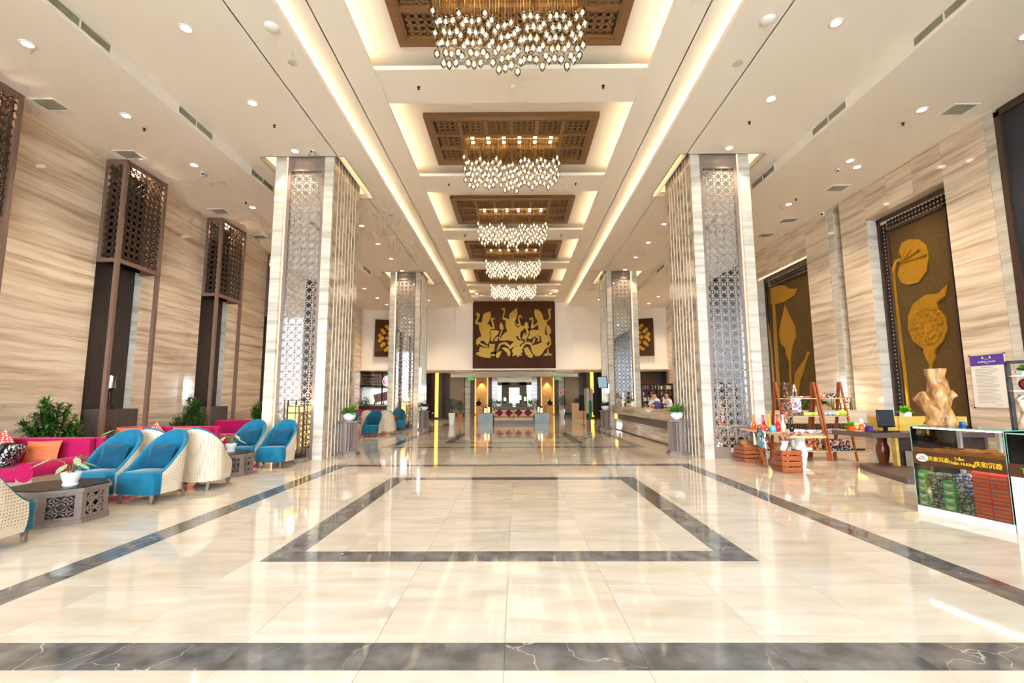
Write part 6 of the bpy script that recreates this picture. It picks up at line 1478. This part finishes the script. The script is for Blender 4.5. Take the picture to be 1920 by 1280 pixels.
bush(-3.55, 27.4, .74, .78, .40, 'dark leafed tree in a tall white pot left of the long sofa', 1, 'ceramic_white'); bush(-3.5, 31.0, .6, .8, .35, 'dark potted tree behind the tall white pot', 2, 'basket', .5)
bush(3.75, 37.6, .8, .95, .42, 'dark leafed tree in a white pot right of the long sofa', 3, 'ceramic_white'); bush(4.55, 35.0, .75, .75, .33, 'second dark tree in a white pot beside the wooden lectern', 4, 'ceramic_white', .55)
bush(-1.55, 32.2, .5, 1.0, .42, 'dark shrub behind the left table lanterns', 5); bush(1.5, 32.2, .5, 1.0, .42, 'dark shrub behind the right table lanterns', 6)
for s, nm in ((-1, 'left'), (1, 'right')):
    t = thing('console_table', 'thin legged console table behind the %s lanterns' % nm, 'table', (s * 2.55, 33.6, 0))
    MB().box(-.42, -.18, .95, .42, .18, .99).build('tabletop', 'wood_dark', t)
    for x in (-.38, .38):
        for y in (-.14, .14): MB().box(x - .02, y - .02, 0, x + .02, y + .02, .95).build('leg', 'wood_dark', t)
    u = tag(MB().lathe((s * 2.5, 33.6, .99), [(.10, 0), (.14, .05), (.22, .16), (.20, .22), (.06, .26), (.05, .34), (.02, .36), (.02, .5), (.0005, .52)], 16).build('bronze_urn', 'bronze_metal'), 'bronze lidded urn on the %s console table' % nm, 'urn')
    sgn = thing('exit_sign', 'green lit exit sign hanging %s of the far opening' % nm, 'exit sign', (s * 3.75, 41.2, 3.15))
    MB().box(-.26, -.03, -.12, .26, .03, .12).build('sign_box', 'exit_green', sgn); MB().cyl((0, 0, .12), (0, 0, .21), .012, n=6).build('hanger', 'chrome', sgn); text('sign_lettering', 'EXIT', .16, 'ink_white', sgn, frameM((0, -.032, 0), (1, 0, 0), (0, 0, 1)), .001)
    d = thing('drum_pillar', 'round dark panelled pillar with amber light strip, far %s' % nm, 'pillar', (s * 5.75, 36.3, 0)); n = 20; R = .86; pl = MB().box(-.128, -.02, 0, .128, .03, 3.36).mesh('panel')
    MB().cyl((0, 0, 0), (0, 0, 3.36), .80, n=24).build('core', 'wood_dark', d)
    for k in range(n):
        a = 2 * pi * k / n; amber = k == (0 if s < 0 else 0)
        if amber: MB().box(-.115, -.86, .10, .115, -.81, 3.36).build('amber_strip', 'amber_strip', d); MB().box(-.128, -.87, 0, .128, -.80, .10).build('strip_plinth', 'wood_dark', d)
        else: o = mk('panel', pl, 'wood_dark' if k % 2 else 'panel_brown', d, (R * sin(a), -R * cos(a), 0)); o.rotation_euler = (0, 0, a)
for k, (x, y) in enumerate(((-4.6, 30.0), )): pass
def socket(x, y, z, label): t = thing('wall_socket', label, 'socket', (x, y, z)); MB().box(-.06, -.012, -.045, .06, 0, .045).build('plate', 'plastic_white', t); MB().box(-.035, -.014, -.02, -.01, -.012, .02).build('outlet', 'ink_grey', t)
socket(-6.02, 35.38, .42, 'white wall socket on the far left round pillar'); socket(-5.62, 11.955, .42, 'white wall socket at the foot of the near left column'); socket(5.42, 11.955, .20, 'white wall socket at the foot of the near right column')
def glass_door():
    for s, nm in ((-1, 'left'), (1, 'right')):
        t = thing('glass_door', 'narrow glass door with bright metal edge, far %s' % nm, 'door', (s * 4.3, 41.8, 0)); MB().box(-.16, 0, .02, .16, .02, 2.2).build('pane', 'glass_case', t)
        MB().box(.16 * -s - .02, -.01, 0, .16 * -s + .02, .03, 2.25).box(-.18, -.01, 2.2, .18, .03, 2.25).build('metal_edge', 'strip_metal', t)
glass_door()
tag(MB().cyl((0, -.01, 0), (0, .01, 0), .13, n=18).build('red_round_sign', 'box_red', None, (4.18, 42.68, 1.95)), 'small red round notice on the far right stone pier', 'sign')
# rear room: table with candle stands and chairs
def rear_table():
    t = thing('dining_table', 'dark table with candle stands in the bright rear room', 'table', (0, 47.5, 0)); MB().box(-1.5, -.5, .72, 1.5, .5, .78).build('tabletop', 'wood_brown', t)
    for x in (-1.4, 1.4):
        for y in (-.42, .42): MB().box(x - .04, y - .04, 0, x + .04, y + .04, .72).build('leg', 'wood_brown', t)
rear_table()
for k, (x, h) in enumerate(((-.95, .75), (-.45, .95), (.05, .62), (.55, .95), (1.05, .8))):
    t = thing('candle_stand', '%s candle stand from the left on the rear room table' % ORD[k], 'candle stand', (x, 47.5, .78), 0, 'candle stands on the rear table'); MB().lathe((0, 0, 0), [(.12, 0), (.12, .02), (.03, .05), (.05, h * .3), (.025, h * .5), (.09, h * .55), (.09, h * .57)], 12).build('stem', 'bronze_metal', t); MB().lathe((0, 0, h * .57), [(.08, 0), (.10, h * .2), (.08, h * .43)], 12).build('shade', 'candle_white', t)
for k, x in enumerate((-1.1, -.4, .35, 1.05)):
    t = thing('dining_chair', '%s upholstered dining chair from the left at the rear table' % ORD[k], 'chair', (x, 46.6, 0), 0, 'chairs at the rear table'); MB().rbox((0, 0, .44), (.46, .46, .10), .03, 2).build('seat', 'cushion_beige', t); MB().rbox((0, -.2, .72), (.46, .08, .55), .03, 2).build('backrest', 'wood_brown', t)
    for a in (-.19, .19):
        for b in (-.19, .19): MB().box(a - .02, b - .02, 0, a + .02, b + .02, .40).build('leg', 'wood_dark', t)
# right: coat rack, lectern, screen
def coat_rack():
    t = thing('clothes_rack', 'black clothes rack with hanging garments by the far right column', 'clothes rack', (4.05, 25.9, 0), .15)
    MB().cyl((-.32, 0, 2.08), (.32, 0, 2.08), .014, n=8).build('top_bar', 'black_metal', t)
    for x in (-.32, .32): MB().cyl((x, 0, .06), (x, 0, 2.1), .014, n=8).build('upright', 'black_metal', t); MB().beam((x, -.25, .06), (x, .25, .06), .03).build('foot', 'black_metal', t); MB().ell((x, -.22, .035), .03, .03, .035, 8, 6).build('castor', 'chrome', t); MB().ell((x, .22, .035), .03, .03, .035, 8, 6).build('castor', 'chrome', t)
    return t
coat_rack()
for k, (x, mat, L, w, nm, z) in enumerate(((-.42, 'cloth_black', .85, .24, 'black jacket', 1.66), (-.24, 'cloth_sage', 1.2, .06, 'sage green dress', 2.0), (-.08, 'cloth_taupe', 1.35, .18, 'taupe coat', 2.0), (.04, 'cloth_emerald', 1.0, .14, 'emerald green dress', 1.35), (.14, 'cloth_taupe', 1.3, .14, 'light brown dress', 2.0), (.27, 'cloth_black', 1.2, .12, 'black dress', 1.75))):
    g = thing('hanging_garment', '%s hanging on the clothes rack' % nm, 'garment', (4.05 + x, 25.9 + x * .15 - (.06 if k in (0, 3, 5) else 0), z), .15); MB().prism([(-w * .5, -.06), (-w * .2, 0), (w * .2, 0), (w * .5, -.06), (w * .62, -L), (-w * .62, -L)], lambda u, v, q: (u, q, v), -.05, .05).build('cloth', mat, g); MB().tube([(0, 0, -.01), (0, 0, .04), (.02, 0, .07), (0, 0, .085)], .006, 5).build('hook', 'gold_metal', g)
def lectern():
    t = thing('wooden_lectern', 'pale wooden lectern block beside the clothes rack', 'lectern', (4.55, 33.9, 0)); MB().box(-.48, -.25, 0, .48, .25, 1.08).build('body', 'wood_pale', t); MB().box(-.50, -.28, 1.08, .50, .28, 1.12).build('top', 'wood_pale', t)
lectern()
def column_tv():
    t = thing('wall_screen', 'slim screen tilted out from the far right column side', 'screen', (4.42, 23.75, 2.25), -.95); MB().rbox((0, 0, 0), (.62, .04, .58), .012, 1, Rx(.12)).build('housing', 'plastic_black', t); MB().obox((0, -.022, 0), (.57, .004, .52), Rx(.12)).build('picture', 'screen_on', t); MB().box(-.04, .02, -.04, .04, .28, .04).build('bracket', 'black_metal', t)
column_tv()
for s, y, nm in ((-1, 24.6, 'left'),):
    tag(MB().box(-4.70, 23.9, 2.0, -4.66, 23.95, 3.0).build('tube_light', 'tube_white'), 'thin bright vertical tube light on the far left column side', 'light')
def bookshelf():
    t = thing('bookshelf', 'dark open bookshelf behind the reception staff', 'bookshelf', (6.55, 24.4, 0)); W = 1.55
    for x in (0, W / 2, W): MB().box(x - .02, 0, 0, x + .02, .35, 2.2).build('upright', 'wood_dark', t)
    for z in (.05, .5, .95, 1.28, 1.58, 1.88, 2.18): MB().box(0, 0, z, W, .35, z + .025).build('shelf_board', 'wood_dark', t)
    MB().box(0, .33, 0, W, .35, 2.2).build('back_board', 'plastic_black', t)
bookshelf()
rnd = random.Random(5)
for zi, z in enumerate((.975, 1.305, 1.605, 1.905)):
    for half in (0, 1):
        x = .03 + half * .78; k = 0
        while x < .66 + half * .78 and k < 12:
            w = rnd.uniform(.045, .085); h = rnd.uniform(.15, .24)
            tag(MB().box(0, 0, 0, w - .003, .2, h).build('book', rnd.choice(['goods_mixed', 'cushion_wine', 'wood_pale', 'paper_white', 'goods_mixed', 'plastic_black']), None, (6.55 + x, 24.45, z)), '%s book from the left, %s board from below, %s half of the reception bookshelf' % (ORD[k], ORD[zi], ('left', 'right')[half]), 'book', 'books on the shelf behind reception')
            k += 1; x += w + (.08 if rnd.random() < .15 else 0)
tag(MB().rbox((6.35, 24.3, 1.0), (.22, .12, 2.0), .05, 2).build('blue_banner_stand', 'plastic_blue'), 'blue upright stand left of the bookshelf', 'stand')
# coffee bar at the far left
def coffee_bar():
    t = thing('bar_counter', 'wooden bar counter of the coffee shop far left', 'counter', (-9.75, 32.4, 0)); MB().box(-1.0, 0, 1.0, 1.2, .45, 1.06).build('counter_top', 'wood_pale', t); MB().box(-1.0, .08, 0, 1.2, .4, 1.0).build('front', 'wood_dark', t)
    f = thing('shop_window', 'black framed coffee shop window with timber slats, far left', 'window', (-9.75, 33.2, 0)); m = MB()
    for x in (-1.12, .55, 1.2): m.box(x - .04, 0, 1.0, x + .04, .08, 3.36)
    for z in (1.06, 2.35, 3.28): m.box(-1.12, 0, z - .035, 1.2, .08, z + .035)
    m.build('frame', 'black_metal', f); MB().box(-1.1, .035, 1.06, 1.18, .045, 3.3).build('pane', 'glass_clear', f)
    b = thing('slatted_ceiling', 'orange timber and copper slats above the coffee bar', 'slats', (-9.75, 34.2, 0))
    for k in range(8): MB().box(-1.3, -.05, 2.45 + k * .11, 1.4, .05, 2.50 + k * .11).build('slat', 'copper_pipe' if k % 2 else 'wood_pale', b)
    MB().box(-1.25, -.04, 2.4, -1.2, .04, 3.36).box(1.3, -.04, 2.4, 1.35, .04, 3.36).box(-.02, .05, 2.4, .02, .09, 3.36).build('hanger_rail', 'black_metal', b)
    a = thing('striped_awning', 'red and white awning behind the coffee shop window', 'awning', (-9.4, 35.0, 0)); MB().add([(-.9, 0, 1.75), (1.2, 0, 2.3), (1.2, .5, 1.6), (-.9, .5, 1.2)], [(0, 1, 2, 3)]).build('canvas', 'awning_red', a, fix=False).modifiers.new('s', 'SOLIDIFY').thickness = .03
    MB().cyl((-.8, .5, 0), (-.8, .5, 1.22), .02, n=6).cyl((1.1, .5, 0), (1.1, .5, 1.55), .02, n=6).build('pole', 'black_metal', a)
    w = sroot('window_5'); MB().box(-11.0, 38.0, 0, -8.0, 38.1, .8).box(-11.0, 38.0, 2.3, -8.0, 38.1, 3.36).box(-8.4, 38, .8, -8.0, 38.1, 2.3).build('surround', 'wall_white', w); MB().box(-11, 38.04, .8, -8.4, 38.05, 2.3).build('pane', 'glass_clear', w)
    s = thing('round_coffee_sign', 'round red and white lit coffee shop sign, far left', 'sign', (-8.72, 32.95, 2.68)); N = 40; ring = lambda r, n=N: [(r * cos(2 * pi * k / n), r * sin(2 * pi * k / n)) for k in range(n)]; fn = lambda u, v, q: (u, -q, v)
    MB().prism(ring(.37), fn, 0, .06).build('rim', 'logo_white', s); MB().prism(ring(.345), fn, .06, .066).build('red_ring', 'logo_red', s); MB().prism(ring(.215), fn, .066, .072).build('centre_disc', 'logo_white', s)
    for z, h, mt in ((.05, .05, 'logo_gold'), (-.04, .06, 'logo_gold'), (-.10, .04, 'logo_red')): MB().prism([(-.16, z - h / 2), (0, z - h / 2 - .01), (.16, z - h / 2), (.1, z + h / 2), (-.1, z + h / 2)], fn, .072, .076).build('centre_mark', mt, s)
    for word, up in (('HIGHLANDS', 1), ('COFFEE', -1)):
        n = len(word)
        for k, chh in enumerate(word):
            th = (pi / 2 - (k - (n - 1) / 2) * .27) if up > 0 else (-pi / 2 + (k - (n - 1) / 2) * .30); ux = (sin(th), 0, -cos(th)) if up > 0 else (-sin(th), 0, cos(th)); uy = (cos(th), 0, sin(th)) if up > 0 else (-cos(th), 0, -sin(th))
            text('sign_letter', chh, .105, 'logo_white', s, frameM((.278 * cos(th), -.068, .278 * sin(th)), ux, uy), .001, bold=True)
coffee_bar()
for k, x in enumerate((-10.4, -10.1, -9.5, -9.2, -8.9)): tag(MB().lathe((x, 32.6, 1.06), [(.04, 0), (.05, .05), (.045, .16), (.02, .2), (.02, .26)], 10).build('bar_bottle', ('glass_black', 'clay', 'wood_dark', 'ceramic_white', 'glass_black')[k]), '%s bottle from the left on the coffee bar counter' % ORD[k], 'bottle', 'bottles on the coffee bar')
bush(-9.6, 30.9, .7, .9, .45, 'dark shrub in front of the coffee bar, far left', 21)
copy_tree(SF, (-9.0, 29.2, 0), 0, 'dark magenta sofa in front of the coffee bar, far left')
# greenery outside the rear windows and the forecourt
def hedge(x, y, L, h, label, seed, rz=0):
    rnd = random.Random(seed); t = thing('garden_hedge', label, 'hedge', (x, y, 0), rz); m = MB()
    for k in range(900): px, pz = rnd.uniform(-L / 2, L / 2), rnd.uniform(.05, h); m.leaf((px, rnd.uniform(-.4, .4), pz), (rnd.uniform(-1, 1), -1, rnd.uniform(-.3, 1)), .35, .16, .3)
    m.build('foliage', 'hedge_pale', t, fix=False)['kind'] = 'stuff'; MB().box(-L / 2, -.3, -.02, L / 2, .3, h * .8).build('inner_mass', 'hedge_pale', t)
hedge(0, 66, 12, 2.6, 'sunlit green hedge outside the rear windows', 3); hedge(0, -16, 30, 1.2, 'green hedge outside the entrance glass', 4, pi)
